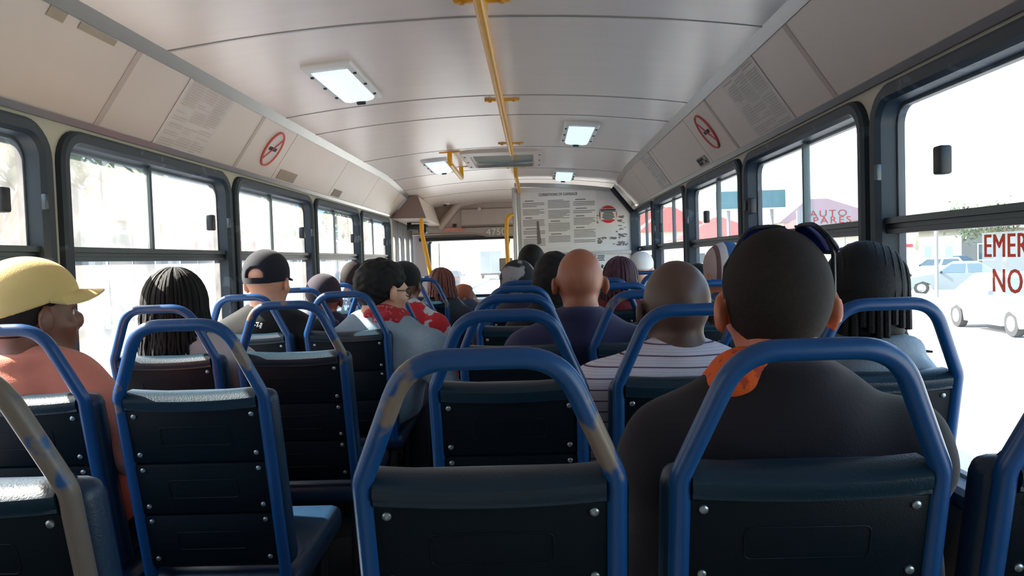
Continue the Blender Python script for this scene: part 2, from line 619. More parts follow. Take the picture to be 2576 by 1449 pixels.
# front end: header, windscreen, dash
front = MB()
front.box(-1.21, 1.21, Y_FRONT, Y_FRONT + 0.05, 0, CZ - 0.42)
front.box(-1.21, -1.0, Y_FRONT, Y_FRONT + 0.05, CZ - 0.42, CZ + 0.7)
front.box(1.0, 1.21, Y_FRONT, Y_FRONT + 0.05, CZ - 0.42, CZ + 0.7)
front.box(-1.0, 1.0, Y_FRONT, Y_FRONT + 0.05, CZ + 0.27, CZ + 0.7)
fw = tag(front.build('wall_front', M_taupe), 'taupe front end of the bus around the windscreen', 'wall', kind='structure')
hd = tag(empty('trim_3'), 'taupe moulded destination header above the windscreen', 'header', kind='structure')
h = MB()
low = [(-1.12, 0.30), (-0.62, 0.30), (-0.42, 0.295), (-0.30, 0.262), (1.12, 0.255)]
h.prism([(x, 8.5, CZ + z) for x, z in low] + [(1.12, 8.5, CZ + 0.66), (-1.12, 8.5, CZ + 0.66)], (0, 0.05, 0))
h.build('header_board', M_taupe, hd)
MB().tube([(x, 8.49, CZ + z - 0.004) for x, z in low], 0.008, 8).build('edge_bead', M_trim, hd)
arch = fillet([at(1104, 574, 8.46), at(1124, 548, 8.46), at(1152, 512, 8.46), at(1215, 500, 8.46), at(1300, 499, 8.46), at(1460, 502, 8.46)], 0.12)
MB().tube(arch, 0.042, 12).build('arch_moulding', M_taupe, hd)
a0, a1 = at(1160, 566, 8.47), at(1440, 514, 8.47)
MB().rbox(((a0.x + a1.x) / 2, 8.49, (a0.z + a1.z) / 2 - 0.01), (a1.x - a0.x, 0.03, a1.z - a0.z), 0.04, 4).build('hatch_door', M_taupe, hd)
MB().box(a0.x, a1.x, 8.462, 8.475, a0.z - 0.034, a0.z - 0.022).build('hatch_gap', M_joint, hd)
lp = at(1206, 526, 8.46)
MB().lathe([(0.022, 0), (0.02, 0.015), (0.008, 0.02)], 12, Matrix.Translation(lp) @ Matrix.Rotation(R(90), 4, 'X')).build('lock_knob', M_trim, hd)
lettering('4750', 0.105, M_white, hd, frame_m(at(1248, 584, 8.493), (1, 0, 0.0), (0, 0, 1)), space=1.05)
rs = at(1144, 577, 8.49)
MB().box(rs.x - 0.115, rs.x + 0.115, 8.485, 8.492, rs.z - 0.016, rs.z + 0.016).build('warning_strip', mat('pale red strip', srgb(206, 130, 112), 0.6), hd)
MB().box(rs.x - 0.02, rs.x + 0.02, 8.47, 8.492, rs.z + 0.025, rs.z + 0.06).build('switch', M_black, hd)
MB().box(-1.05, 1.05, 8.5, 8.8, CZ + 0.225, CZ + 0.262).build('shade_strip', M_black, hd)

ws = MB()
loop = rrect(-1.0, 1.0, CZ - 0.42, CZ + 0.27, 0.08, 0.08)
ws.add([(x, Y_FRONT + 0.02, z) for x, z in loop], [tuple(range(len(loop)))])
fs = MB()
o2 = rrect(-0.97, 0.97, CZ - 0.39, CZ + 0.24, 0.06, 0.06)
fs.loops([(x, Y_FRONT - 0.004, z) for x, z in loop], [(x, Y_FRONT - 0.012, z) for x, z in o2])
fs.loops([(x, Y_FRONT - 0.012, z) for x, z in o2], [(x, Y_FRONT + 0.03, z) for x, z in o2])
wsr = tag(fs.build('window_13', M_rubber), 'wide front windscreen with a thin black rubber surround', 'windscreen', kind='structure')
ws.build('pane', M_front, wsr)
q = at(1104, 612, 8.95), at(1107, 720, 8.95)
MB().tube([q[0], q[1]], 0.006, 6).build('wiper', M_black, wsr)
db = MB().rbox((0, 8.58, 0.42), (2.2, 0.46, 0.62), 0.08, 3)
tag(db.build('dashboard', M_black), 'black dashboard under the windscreen', 'dashboard')

# left folding door at the front
dr = tag(empty('door_1', (-1.15, 8.1, 0)), 'folding front entrance door with narrow rounded glass lights', 'door', kind='structure')
for k in range(2):
    ya, yb = 7.46 + 0.66 * k, 7.46 + 0.66 * (k + 1)
    lf = MB()
    for (pa, pb) in ((ya + 0.01, (ya + yb) / 2 - 0.005), ((ya + yb) / 2 + 0.005, yb - 0.01)):
        hole = rrect(pa + 0.06, pb - 0.06, 0.25, CZ + 0.27, 0.05, 0.06)
        o = around(hole, pa, pb, 0.02, CZ + 0.42)
        Xf = lambda pts, x: [(x + 1.15, y - 8.1, z) for y, z in pts]
        for A, B in ((Xf(o, -1.16), Xf(hole, -1.16)), (Xf(hole, -1.16), Xf(hole, -1.19)), (Xf(hole, -1.19), Xf(o, -1.19)), (Xf(o, -1.19), Xf(o, -1.16))):
            lf.loops(A, B)
    leaf = lf.build('leaf', mat('grey door leaf', srgb(108, 110, 112), 0.5), dr)
    for (pa, pb) in ((ya + 0.01, (ya + yb) / 2 - 0.005), ((ya + yb) / 2 + 0.005, yb - 0.01)):
        MB().add([(-0.025, pa + 0.05 - 8.1, 0.24), (-0.025, pb - 0.05 - 8.1, 0.24), (-0.025, pb - 0.05 - 8.1, CZ + 0.28), (-0.025, pa + 0.05 - 8.1, CZ + 0.28)], [(0, 1, 2, 3)]).build('pane', M_dusty, leaf)
box = MB()
tri = [(-1.13, 7.33, CZ + 0.42), (-0.80, 7.33, CZ + 0.414), (-0.87, 7.33, CZ + 0.622), (-0.95, 7.33, CZ + 0.625)]
box.prism(tri, (0, 1.15, -0.03))
bx = tag(box.build('door_engine_box', M_cove), 'cream casing over the front door with a brown triangular end', 'casing')
MB().prism([(p[0] * 1.0, 7.322, p[2]) for p in tri], (0, 0.006, 0)).build('end_panel', M_brown, bx)
fan = MB()
fc = at(1052, 572, 7.9)
fan.rbox((fc.x, 7.9, fc.z), (0.2, 0.16, 0.06), 0.02)
fan.rbox((fc.x + 0.05, 7.9, fc.z - 0.02), (0.09, 0.12, 0.09), 0.02)
fan.rbox((fc.x - 0.09, 7.9, fc.z + 0.02), (0.04, 0.06, 0.1), 0.01)
tag(fan.build('door_actuator', M_black), 'black door opening mechanism under the cream casing', 'mechanism')

# ceiling fittings
def ceiling_light(cx, y0, y1, w, label):
    cy = (y0 + y1) / 2
    zz = ceil_z(cx, cy)
    slope = math.atan(-2 * (ZC - ZE) * cx / XE ** 2)
    tilt = math.atan2(ceil_z(cx, y1) - ceil_z(cx, y0), y1 - y0)
    o = empty('ceiling_light', (cx, cy, zz + 0.001))
    o.rotation_euler = (tilt, -slope, 0)
    tag(o, label, 'lamp', 'ceiling lights')
    ln = y1 - y0
    MB().rbox((0, 0, -0.008), (w, ln, 0.026), 0.010, 3).build('base_frame', M_white, o)
    df = MB()
    prof = [(-w * 0.38, -0.018), (-w * 0.33, -0.032), (-w * 0.2, -0.037), (0, -0.034), (w * 0.2, -0.037), (w * 0.33, -0.032), (w * 0.38, -0.018)]
    df.prism([(x, -ln * 0.40, z) for x, z in prof], (0, ln * 0.80, 0))
    df.build('diffuser', emit('lamp diffuser', (0.62, 0.86, 1.0, 1), 0.40), o)
    for sx in (-1, 1):
        for k in (-0.3, 0, 0.3):
            MB().rbox((sx * w * 0.44, ln * k, -0.022), (0.012, 0.016, 0.008), 0.002).build('clip', M_black, o)
    MB().rbox((0, ln * 0.47, -0.03), (0.04, 0.022, 0.02), 0.005).build('end_clip', M_black, o)
    return o


ceiling_light(-0.545, 2.88, 3.50, 0.19, 'largest bright ceiling light, on the left sheet nearest the viewer')
ceiling_light(0.505, 4.36, 5.10, 0.20, 'bright ceiling light on the right, level with the yellow rail end')
ceiling_light(-0.51, 5.72, 6.40, 0.20, 'ceiling light behind the small yellow grab handle, left of the roof hatch')
ceiling_light(0.49, 6.53, 6.95, 0.19, 'smallest ceiling light, just above the notice partition')

hz = ceil_z(0, 5.95)
ht = tag(empty('roof_hatch', (0.0, 5.95, hz)), 'roof hatch with a teal glass lid in a raised cream frame', 'hatch')
hf = MB()
oo, ii = rrect(-0.30, 0.30, -0.46, 0.46, 0.06, 0.06), rrect(-0.235, 0.235, -0.36, 0.36, 0.05, 0.05)
L = lambda pts, z: [(x, y, z) for x, y in pts]
hf.loops(L(oo, 0.01), L(oo, -0.022)); hf.loops(L(oo, -0.022), L(ii, -0.03)); hf.loops(L(ii, -0.03), L(ii, 0.0))
hf.build('hatch_frame', M_cove, ht)
MB().add(L(ii, -0.004), [tuple(range(len(ii)))]).build('lid', M_tealglass, ht)
MB().box(-0.235, 0.235, 0.345, 0.362, -0.03, -0.002).build('seal', M_steel, ht)
for sx in (-1, 1):
    for k in range(3):
        MB().lathe([(0.008, 0), (0.006, -0.004)], 8, Matrix.Translation((sx * 0.272, -0.3 + 0.3 * k, -0.026))).build('screw', M_joint, ht)


def bracket(mb, x, y, z, n=2):
    zc = ceil_z(x, y)
    mb.rbox((x, y, zc - 0.004), (0.17, 0.035, 0.008), 0.003)
    mb.tube([(x, y, zc), (x, y, z)], 0.016, 8)
    for sx in (-1, 1):
        mb.lathe([(0.010, 0), (0.008, -0.006)], 8, Matrix.Translation((x + sx * 0.06, y, zc - 0.008)))


rx, rz = 0.078, CZ + 0.722
rl = tag(MB().tube([(rx, 0.3, rz), (rx, 2.6, rz), (rx - 0.002, 5.34, rz)], 0.0175, 14).build('ceiling_grab_rail', M_yellow), 'long yellow grab rail running along the ceiling', 'rail')
for y in (1.0, 2.33, 3.78, 5.2):
    b = MB(); bracket(b, rx, y, rz); b.build('bracket', M_yellow, rl)
r2 = tag(MB().tube(fillet([(rx, 6.45, ceil_z(rx, 6.45)), (rx, 6.45, CZ + 0.69), (rx + 0.02, 6.97, CZ + 0.60)], 0.04), 0.0165, 12).build('ceiling_grab_rail', M_yellow), 'short yellow grab rail from the roof hatch to the partition', 'rail')
b = MB(); bracket(b, rx, 6.45, CZ + 0.72); b.build('bracket', M_yellow, r2)
hx = -0.36
gh = MB().tube(fillet([(hx, 5.45, ceil_z(hx, 5.45)), (hx, 5.45, CZ + 0.685), (hx + 0.005, 6.28, CZ + 0.665), (hx, 6.30, ceil_z(hx, 6.3))], 0.03), 0.017, 12)
gh.rbox((hx, 5.45, ceil_z(hx, 5.45) - 0.004), (0.15, 0.035, 0.008), 0.003)
gh.rbox((hx, 6.30, ceil_z(hx, 6.30) - 0.004), (0.15, 0.035, 0.008), 0.003)
tag(gh.build('hanging_grab_bar', M_yellow), 'small yellow ceiling grab handle left of the roof hatch', 'handle')
p = [at(1060, 546, 7.4), at(1061, 585, 7.4), at(1086, 700, 7.5)]
p.append(Vector((p[2].x + 0.06, 7.52, 0.0)))
tag(MB().tube(fillet(p, 0.15), 0.021, 12).build('grab_pole', M_yellow), 'slanted yellow grab pole by the front door', 'pole')
p = [at(1300, 541, 7.0), at(1276, 543, 6.96), at(1274, 585, 6.96), at(1278, 662, 6.98)]
p.append(Vector((p[3].x, 6.98, 0.0)))
tag(MB().tube(fillet(p, 0.07), 0.019, 12).build('grab_pole', M_yellow), 'upright yellow grab pole at the partition edge with bent top', 'pole')

cd = at(1120, 511, 8.3)
cm = tag(MB().lathe([(0.055, 0.03), (0.055, 0.0), (0.045, -0.012), (0.03, -0.016)], 16, Matrix.Translation(cd)).build('security_camera', M_white), 'small white dome camera at the front ceiling', 'camera')
MB().ell((cd.x, cd.y, cd.z - 0.014), (0.022, 0.022, 0.018)).build('dome', M_black, cm)
mi = at(1273, 666, 8.7)
mr = tag(MB().rbox(mi, (0.15, 0.03, 0.15), 0.045, 4).build('mirror', mat('tan mirror back', srgb(150, 138, 120), 0.5)), 'rounded tan mirror at the windscreen', 'mirror')
MB().tube([mi + Vector((0, 0.01, 0.05)), mi + Vector((0.06, 0.12, 0.36))], 0.008, 8).build('stem', M_black, mr)

# ------------------------------------------------------------------ partition behind the driver, with its notices
YP = 7.0
pt = tag(empty('wall_partition', (0, YP, 0)), 'cream partition board behind the driver covered in notices', 'partition', kind='structure')
c0, c1, c2 = at(1536, 476, YP), at(1592, 534, YP), at(1294, 470, YP)
pts = [(c2.x, 0, 0.0), (1.10, 0, 0.0), (1.10, 0, c1.z), (c0.x + 0.02, 0, c0.z), (0.5, 0, ceil_z(0.5, YP) - 0.07), (c2.x, 0, ceil_z(0.05, YP) - 0.085)]
MB().prism(pts, (0, 0.03, 0)).build('board', M_paper, pt)
MB().tube([(c2.x, -0.01, 0.0), (c2.x, -0.01, c2.z - 0.01)], 0.026, 10).build('edge_post', M_trim, pt)
MB().tube([(c0.x + 0.01, -0.012, c0.z + 0.01), (1.10, -0.012, c1.z - 0.0)], 0.022, 8).build('seal', M_black, pt)
MB().box(1.085, 1.15, -0.02, 0.03, 0.0, c1.z + 0.02).build('wall_post', M_rubber, pt)
tb = MB()
tb.sheet(lambda u, v: (c2.x + (c0.x - c2.x) * u, -0.012, ceil_z(c2.x + (c0.x - c2.x) * u, YP) - 0.075 + 0.035 * v - 0.008 * u), 12, 1, (0, 0.03, 0)).build('top_rail', M_trim, pt)
MB().box(c2.x, 1.10, -0.012, 0.0, at(1450, 636, YP).z - 0.02, at(1450, 636, YP).z + 0.006).build('mid_rail', M_trim, pt)


def print_block(mb, M, x0, x1, y0, y1, n, rnd, th=0.5):
    """Unreadably small lines of print: n lines between y0 (top) and y1 on a notice whose plane is M."""
    for k in range(n):
        y = y0 + (y1 - y0) * (k + 0.5) / n
        t = abs(y1 - y0) / n * th * 0.5
        e = x1 - (x1 - x0) * (0.35 * rnd.random() if rnd.random() < 0.25 else 0.03 * rnd.random())
        mb.add([M @ Vector((x0, y - t, 0.001)), M @ Vector((e, y - t, 0.001)), M @ Vector((e, y + t, 0.001)), M @ Vector((x0, y + t, 0.001))], [(0, 1, 2, 3)])


rnd = random.Random(3)
n0, n1 = at(1308, 484, YP - 0.006), at(1503, 620, YP - 0.006)
nw, nh = n1.x - n0.x, n0.z - n1.z
nt = tag(MB().box(n0.x, n1.x, YP - 0.006, YP - 0.001, n1.z, n0.z).build('notice', mat('notice paper', srgb(226, 218, 210), 0.6, var=0.03)), 'large three-column printed notice on the partition board', 'notice')
NM = frame_m((n0.x, YP - 0.0065, n0.z), (1, 0, 0), (0, 0, 1))
lettering('CONDITIONS OF CARRIAGE', 0.036, M_ink, nt, NM @ Matrix.Translation((nw * 0.5, -0.03, 0.0005)), space=1.0, sx=0.75)
mb = MB()
M_faint = mat('small grey print', srgb(132, 122, 116), 0.8)
for c in range(3):
    y, x0 = -0.075, 0.02 + c * nw / 3
    while y > -nh + 0.04:
        hgt = rnd.uniform(0.03, 0.085)
        if rnd.random() < 0.7:
            print_block(mb, NM, x0 + 0.02, x0 + nw * rnd.uniform(0.12, 0.2), y, y - 0.012, 1, rnd, 0.7)
            y -= 0.02
        b = max(-nh + 0.02, y - hgt)
        print_block(mb, NM, x0, x0 + nw / 3 - 0.03, y, b, max(2, int((y - b) / 0.011)), rnd, 0.4)
        y = b - 0.016
mb.build('printed_lines', M_faint, nt)
cs = at(1530, 539, YP - 0.004)
st = tag(MB().lathe([(0.078, 0), (0.078, 0.003)], 28, Matrix.Translation(cs) @ Matrix.Rotation(R(90), 4, 'X')).build('warning_sticker', M_red), 'round red and white warning sticker beside the notice', 'sticker')
MB().box(cs.x - 0.07, cs.x + 0.07, cs.y - 0.006, cs.y - 0.003, cs.z - 0.048, cs.z + 0.05).build('white_band', M_paper, st)
mb = MB()
SM = frame_m((cs.x, cs.y - 0.007, cs.z), (1, 0, 0), (0, 0, 1))
for k, w in enumerate((0.068, 0.066, 0.04, 0.05, 0.05, 0.056, 0.04)):
    y = 0.04 - 0.0135 * k
    mb.add([SM @ Vector((sx * w, y + sy * (0.004 if k else 0.006), 0)) for sx, sy in ((-1, -1), (1, -1), (1, 1), (-1, 1))], [(0, 1, 2, 3)])
mb.build('printed_lines', M_ink, st)
# worn patches and a lower notice
sc = MB()
for cx, cy, w, hh, nn in ((1495, 560, 0.05, 0.16, 26), (1562, 570, 0.045, 0.2, 26), (1500, 606, 0.08, 0.05, 22), (1560, 612, 0.07, 0.03, 14), (1530, 600, 0.1, 0.02, 10)):
    c = at(cx, cy, YP - 0.004)
    for k in range(nn):
        x, z = c.x + rnd.gauss(0, w * 0.4), c.z + rnd.uniform(-hh / 2, hh / 2)
        a, b = rnd.uniform(0.006, 0.024), rnd.uniform(0.003, 0.009)
        sc.add([(x + a * math.cos(t) * rnd.uniform(0.6, 1.2), YP - 0.0035 - 0.00002 * k, z + b * math.sin(t) * rnd.uniform(0.6, 1.2)) for t in [i * 0.9 for i in range(7)]], [tuple(range(7))])
sc.add([at(1350, 556, YP - 0.008), at(1355, 556, YP - 0.008), at(1362, 612, YP - 0.008), at(1352, 616, YP - 0.008)], [(0, 1, 2, 3)])
tag(sc.build('scuff_marks', mat('scuffed grey', srgb(120, 106, 98), 0.8)), 'dark scuffed glue marks around the notices on the partition', 'scuff', kind='stuff')
q0, q1 = at(1500, 640, YP - 0.004), at(1524, 682, YP - 0.004)
ln = tag(MB().box(q0.x, q1.x, YP - 0.006, YP - 0.002, q1.z, q0.z).build('notice', M_white), 'small white notice low on the partition with a black mark', 'notice')
mb = MB()
QM = frame_m((q0.x, YP - 0.007, q0.z), (1, 0, 0), (0, 0, 1))
print_block(mb, QM, 0.01, 0.075, -0.005, -0.06, 4, rnd, 0.5)
for a in (0.6, -0.6, 1.3):
    mb.add([QM @ (Vector((0.045, -0.115, 0.0005)) + Vector((math.cos(a) * u - math.sin(a) * v, math.sin(a) * u + math.cos(a) * v, 0))) for u, v in ((-0.025, -0.004), (0.025, -0.004), (0.025, 0.004), (-0.025, 0.004))], [(0, 1, 2, 3)])
mb.build('printed_lines', M_ink, ln)


# ------------------------------------------------------------------ notices and stickers on the coving
def cove_card(s, ya, yb, t0, t1, name, m, label, cat, off=0.003):
    o = MB().sheet(lambda u, v: cove_pt(s, ya + (yb - ya) * u, t0 + (t1 - t0) * v, off), 4, 6, lambda u, v: (s * 0.0012, 0, 0.001)).build(name, m)
    return tag(o, label, cat)


def cove_print(s, ya, yb, t0, t1, n, cols, m, parent, seed, off=0.0045, name='printed_lines', th=0.45):
    r_ = random.Random(seed)
    mb = MB()
    for c in range(cols):
        a, b = ya + (yb - ya) * (c + 0.05) / cols, ya + (yb - ya) * (c + 0.95) / cols
        for k in range(n):
            if r_.random() < 0.16:
                continue
            t = t0 + (t1 - t0) * (k + 0.2) / n
            e = t + (t1 - t0) / n * th
            bb = b - (b - a) * (r_.random() * 0.5 if r_.random() < 0.2 else 0)
            mb.add([cove_pt(s, a, t, off), cove_pt(s, bb, t, off), cove_pt(s, bb, e, off), cove_pt(s, a, e, off)], [(0, 1, 2, 3)])
    return mb.build(name, m, parent)


M_palered = mat('faded red print', srgb(204, 92, 84), 0.6)
M_pale = mat('faded notice', srgb(206, 198, 192), 0.5, var=0.05)
M_dim = mat('faded print', srgb(190, 174, 166), 0.7)
M_dimg = mat('faded grey print', srgb(182, 178, 174), 0.7)
M_tan = mat('old glue patch', srgb(160, 148, 132), 0.8, var=0.15)
n = cove_card(-1, 2.72, 3.12, 0.02, 0.96, 'notice', M_pale, 'pale printed notice on the left coving above the second visible window', 'notice')
cove_print(-1, 2.74, 3.10, 0.05, 0.90, 26, 3, M_dim, n, 5)
n = cove_card(1, 2.72, 3.16, 0.02, 0.94, 'notice', M_pale, 'faded grey notice on the right coving above the windows', 'notice')
cove_print(1, 2.74, 3.14, 0.05, 0.92, 26, 3, M_dimg, n, 6)
n = cove_card(1, 5.15, 5.5, 0.03, 0.9, 'notice', M_pale, 'small faded notice far along the right coving', 'notice')
cove_print(1, 5.17, 5.48, 0.05, 0.9, 18, 2, M_dimg, n, 8)
cove_card(-1, 4.02, 4.30, 0.06, 0.24, 'sticker', M_tan, 'taupe sticker low on the left coving beyond the no-smoking sign', 'sticker')
cove_card(-1, 5.12, 5.32, 0.06, 0.22, 'sticker', M_tan, 'small taupe sticker on the left coving nearest the front', 'sticker')
n = cove_card(1, 4.02, 4.22, 0.06, 0.22, 'sticker', mat('label grey', srgb(150, 146, 142), 0.6), 'dark lettered label low on the right coving', 'sticker')
cove_print(1, 4.03, 4.21, 0.08, 0.2, 2, 4, M_ink, n, 4, th=0.8)
cove_card(-1, 1.93, 2.0, 0.80, 0.94, 'sticker', M_tan, 'old tan glue patch on the left coving near the ceiling', 'glue patch')
cove_card(-1, 2.06, 2.24, 0.82, 0.88, 'sticker', M_tan, 'long thin tan glue smear on the left coving', 'glue patch')
for k, (ya, yb, ta, tb_) in enumerate(((1.50, 1.58, 0.24, 0.46), (1.60, 1.63, 0.36, 0.46), (1.73, 1.755, 0.42, 0.58))):
    cove_card(1, ya, yb, ta, tb_, 'torn_sticker', mat('dark torn sticker', srgb(70, 74, 80), 0.7), ['largest dark torn sticker remnant on the right coving', 'tiny dark sticker scrap between two larger remnants', 'narrow dark sticker remnant on the right coving'][k], 'sticker')
for s, yc, lab in ((-1, 3.76, 'red no-smoking sign on the left coving'), (1, 3.72, 'red no-smoking sign on the right coving')):
    tc_ = 0.50
    ring = [cove_pt(s, yc + 0.088 * math.cos(a), tc_ + 0.29 * math.sin(a), 0.004) for a in [i * 2 * math.pi / 36 for i in range(36)]]
    sg = tag(MB().tube(ring, 0.0055, 6, closed=True).build('no_smoking_sign', M_palered), lab, 'sign')
    MB().add([cove_pt(s, yc + 0.085 * math.cos(a), tc_ + 0.28 * math.sin(a), 0.0025) for a in [i * 2 * math.pi / 30 for i in range(30)]], [tuple(range(30))]).build('backing', M_pale, sg)
    MB().tube([cove_pt(s, yc - 0.06, tc_ - 0.2, 0.004), cove_pt(s, yc + 0.06, tc_ + 0.2, 0.004)], 0.004, 6).build('slash', M_palered, sg)
    cg = MB()
    cg.add([cove_pt(s, yc + a, tc_ + b, 0.004) for a, b in ((-0.05, -0.03), (0.03, -0.03), (0.03, 0.03), (-0.05, 0.03))], [(0, 1, 2, 3)])
    cg.add([cove_pt(s, yc + a, tc_ + b, 0.004) for a, b in ((0.035, -0.03), (0.05, -0.03), (0.05, 0.03), (0.035, 0.03))], [(0, 1, 2, 3)])
    cg.build('cigarette', M_ink, sg)

# emergency sticker on the near right window
XS = XW + 0.018
e0, n0_ = at_x(2479, 622, XS), at_x(2500, 708, XS)
tl, bl = at_x(2470, 586, XS), at_x(2470, 748, XS)
es = tag(empty('emergency_sticker', (XS, tl.y, 0)), 'translucent white emergency exit sticker on the right window', 'sticker')
film = glass('white sticker film', (0.85, 0.85, 0.84, 1), 0.45, gloss=0.03)
MB().add([(0.0, y, z) for y, z in ((0, bl.z), (-0.62, bl.z), (-0.62, tl.z), (0, tl.z))], [(0, 1, 2, 3)]).build('film', film, es)
M_rust = glass('faded red lettering', (0.8, 0.5, 0.45, 1), 0.75, dustcol=srgb(196, 96, 78), gloss=0.0)
hgt = tl.z - bl.z
for txt, q, sx in (('EMERGENCY', e0, 0.86), ('NOODUITGANG', n0_, 0.92)):
    lettering(txt, hgt * 0.50, M_rust, es, frame_m((-0.004, q.y - tl.y, q.z), (0, -1, 0), (0, 0, 1)), align='LEFT', space=1.08, sx=sx)

# ------------------------------------------------------------------ seats
M_frame = mat('blue tube paint', srgb(10, 66, 120), 0.33, var=0.1, scale=7, col2=srgb(112, 98, 88), thr=0.655, spec=0.5, zmin=CZ - 0.36)
M_frame_worn = mat('worn blue tube paint', srgb(10, 66, 120), 0.36, var=0.1, scale=8, col2=srgb(116, 102, 92), thr=0.575, spec=0.5, zmin=CZ - 0.36)
M_panel = mat('black green seat panel', srgb(7, 19, 27), 0.5, var=0.12, scale=30, bump=0.1, bscale=500, spec=0.14)
M_lip = mat('dark blue green vinyl', srgb(16, 40, 54), 0.32, var=0.15, scale=20, bump=0.1, bscale=300, spec=0.4)
M_pad = mat('navy seat vinyl', srgb(14, 44, 70), 0.42, var=0.15, scale=20, bump=0.1, bscale=300)
M_bolt = mat('dull bolt', srgb(150, 160, 166), 0.3, 0.8)

BEND, TILT = CZ - 0.272, R(13)
HW = 0.158


def sb(u, v, n=0.0):
    return Vector((u, -math.sin(TILT) * v + math.cos(TILT) * n, BEND + math.cos(TILT) * v + math.sin(TILT) * n))


def seat_meshes():
    d = {}
    path = [sb(-HW, -0.47), sb(-HW, 0), sb(-0.092, 0.159), sb(0.092, 0.159), sb(HW, 0), sb(HW, -0.47)]
    d['frame'] = MB().tube(fillet(path, [0, 0.05, 0.075, 0.075, 0.05, 0], 8), 0.0135, 14).mesh('frame')
    lip = MB()
    prof = [(0.010, -0.032), (-0.006, -0.033), (-0.012, -0.027), (-0.011, -0.022), (-0.014, -0.016), (-0.012, -0.004), (-0.002, 0.004), (0.016, 0.007), (0.036, 0.003), (0.046, -0.010), (0.048, -0.032)]
    n = 14

    def dip(x):
        return -0.007 * (1 - (x / 0.145) ** 2)
    rings = [[sb(0.145 * (2 * i / n - 1), b + dip(0.145 * (2 * i / n - 1)) * (1 if b > -0.03 else 0), a) for a, b in prof] for i in range(n + 1)]
    k = len(prof)
    lip.add([p for r_ in rings for p in r_], [(i * k + j, i * k + (j + 1) % k, (i + 1) * k + (j + 1) % k, (i + 1) * k + j) for i in range(n) for j in range(k)] + [tuple(range(k)), tuple(n * k + j for j in range(k))[::-1]])
    d['lip'] = lip.mesh('top_roll')
    d['panels'], d['bolts'] = [], []
    bolt = MB().lathe([(0.0062, 0.0), (0.0058, 0.0022), (0.004, 0.0036), (0.0015, 0.0040)], 10)
    d['bolt'] = bolt.mesh('bolt')
    for (va, vb) in ((-0.032, -0.158), (-0.162, -0.286), (-0.290, -0.420)):
        p = MB()
        M = Matrix.Translation(sb(0, (va + vb) / 2, 0.0)) @ Matrix.Rotation(TILT, 4, 'X')
        p.rbox((0, 0, 0), (0.298, 0.012, va - vb), 0.005, 2, M)
        w, h = 0.078, 0.022
        ring = [M @ Vector((x, -0.0062, z)) for x, z in rrect(-w, w, -h, h, 0.008, 0.008, 3)]
        p.tube(ring, 0.0012, 5, closed=True)
        d['panels'].append(p.mesh('back_panel'))
        d['bolts'].append([M @ Matrix.Translation((x, -0.006, z)) @ Matrix.Rotation(R(90), 4, 'X') for x in (-0.130, 0.130) for z in ((va - vb) / 2 - 0.013, -(va - vb) / 2 + 0.021)])
    pad = MB()
    M = Matrix.Translation(sb(0, -0.225, 0.036)) @ Matrix.Rotation(TILT, 4, 'X')
    pad.rbox((0, 0, 0), (0.355, 0.052, 0.44), 0.024, 3, M)
    d['pad'] = pad.mesh('backrest')
    cu = MB()
    M = Matrix.Translation((0, 0.335, CZ - 0.735)) @ Matrix.Rotation(R(4), 4, 'X')
    cu.rbox((0, 0, 0), (0.365, 0.42, 0.075), 0.028, 3, M)
    d['cushion'] = cu.mesh('seat_cushion')
    for nm, y in (('rear', 0.16), ('front', 0.46)):
        d[nm] = MB().tube([(0, y, 0.40), (0, y - 0.02, 0.0)], 0.015, 10).mesh('leg')
    d['brace'] = MB().tube([(-0.15, 0.16, 0.375), (0.15, 0.16, 0.375), (0.15, 0.46, 0.375), (-0.15, 0.46, 0.375)], 0.013, 8, closed=True).mesh('under_frame')
    return d


SM_ = seat_meshes()
for key, m in (('frame', M_frame), ('lip', M_lip), ('pad', M_pad), ('cushion', M_pad), ('rear', M_black), ('front', M_black), ('brace', M_black), ('bolt', M_bolt)):
    SM_[key].materials.append(m)
for p in SM_['panels']:
    p.materials.append(M_panel)
M_frame_bare = mat('rubbed bare tube', srgb(10, 66, 120), 0.4, var=0.1, scale=8, col2=srgb(108, 98, 90), thr=0.40, spec=0.5, zmin=CZ - 0.44)
frame_worn = SM_['frame'].copy()
frame_worn.materials.clear()
frame_worn.materials.append(M_frame_worn)
frame_bare = SM_['frame'].copy()
frame_bare.materials.clear()
frame_bare.materials.append(M_frame_bare)

ROW0, PITCH = 0.952, 0.70
ORD = ['first', 'second', 'third', 'fourth', 'fifth', 'sixth', 'seventh', 'eighth', 'ninth']
XR = {'aisle': 0.145, 'middle': 0.54, 'window': 0.935}
XL = {'aisle': -0.545, 'window': -0.940}


def seat(x, row, side, place, worn=False):
    o = empty('bus_seat', (x, ROW0 + PITCH * row, 0))
    tag(o, 'blue-railed bus seat with dark back panels, %s %s seat, %s row from the viewer' % (side, place, ORD[row]), 'seat', 'bus seats in rows')
    obj('frame', frame_bare if worn == 2 else frame_worn if worn else SM_['frame'], None, o)
    obj('top_roll', SM_['lip'], None, o)
    for pm, bl in zip(SM_['panels'], SM_['bolts']):
        p = obj('back_panel', pm, None, o)
        if row <= 5:
            for M in bl:
                b = obj('bolt', SM_['bolt'], None, p)
                b.matrix_local = M
    obj('backrest', SM_['pad'], None, o)
    obj('seat_cushion', SM_['cushion'], None, o)
    obj('under_frame', SM_['brace'], None, o)
    for sx in (-0.14, 0.14):
        for k in ('rear', 'front'):
            obj('leg', SM_[k], None, o, (sx, 0, 0))
    return o


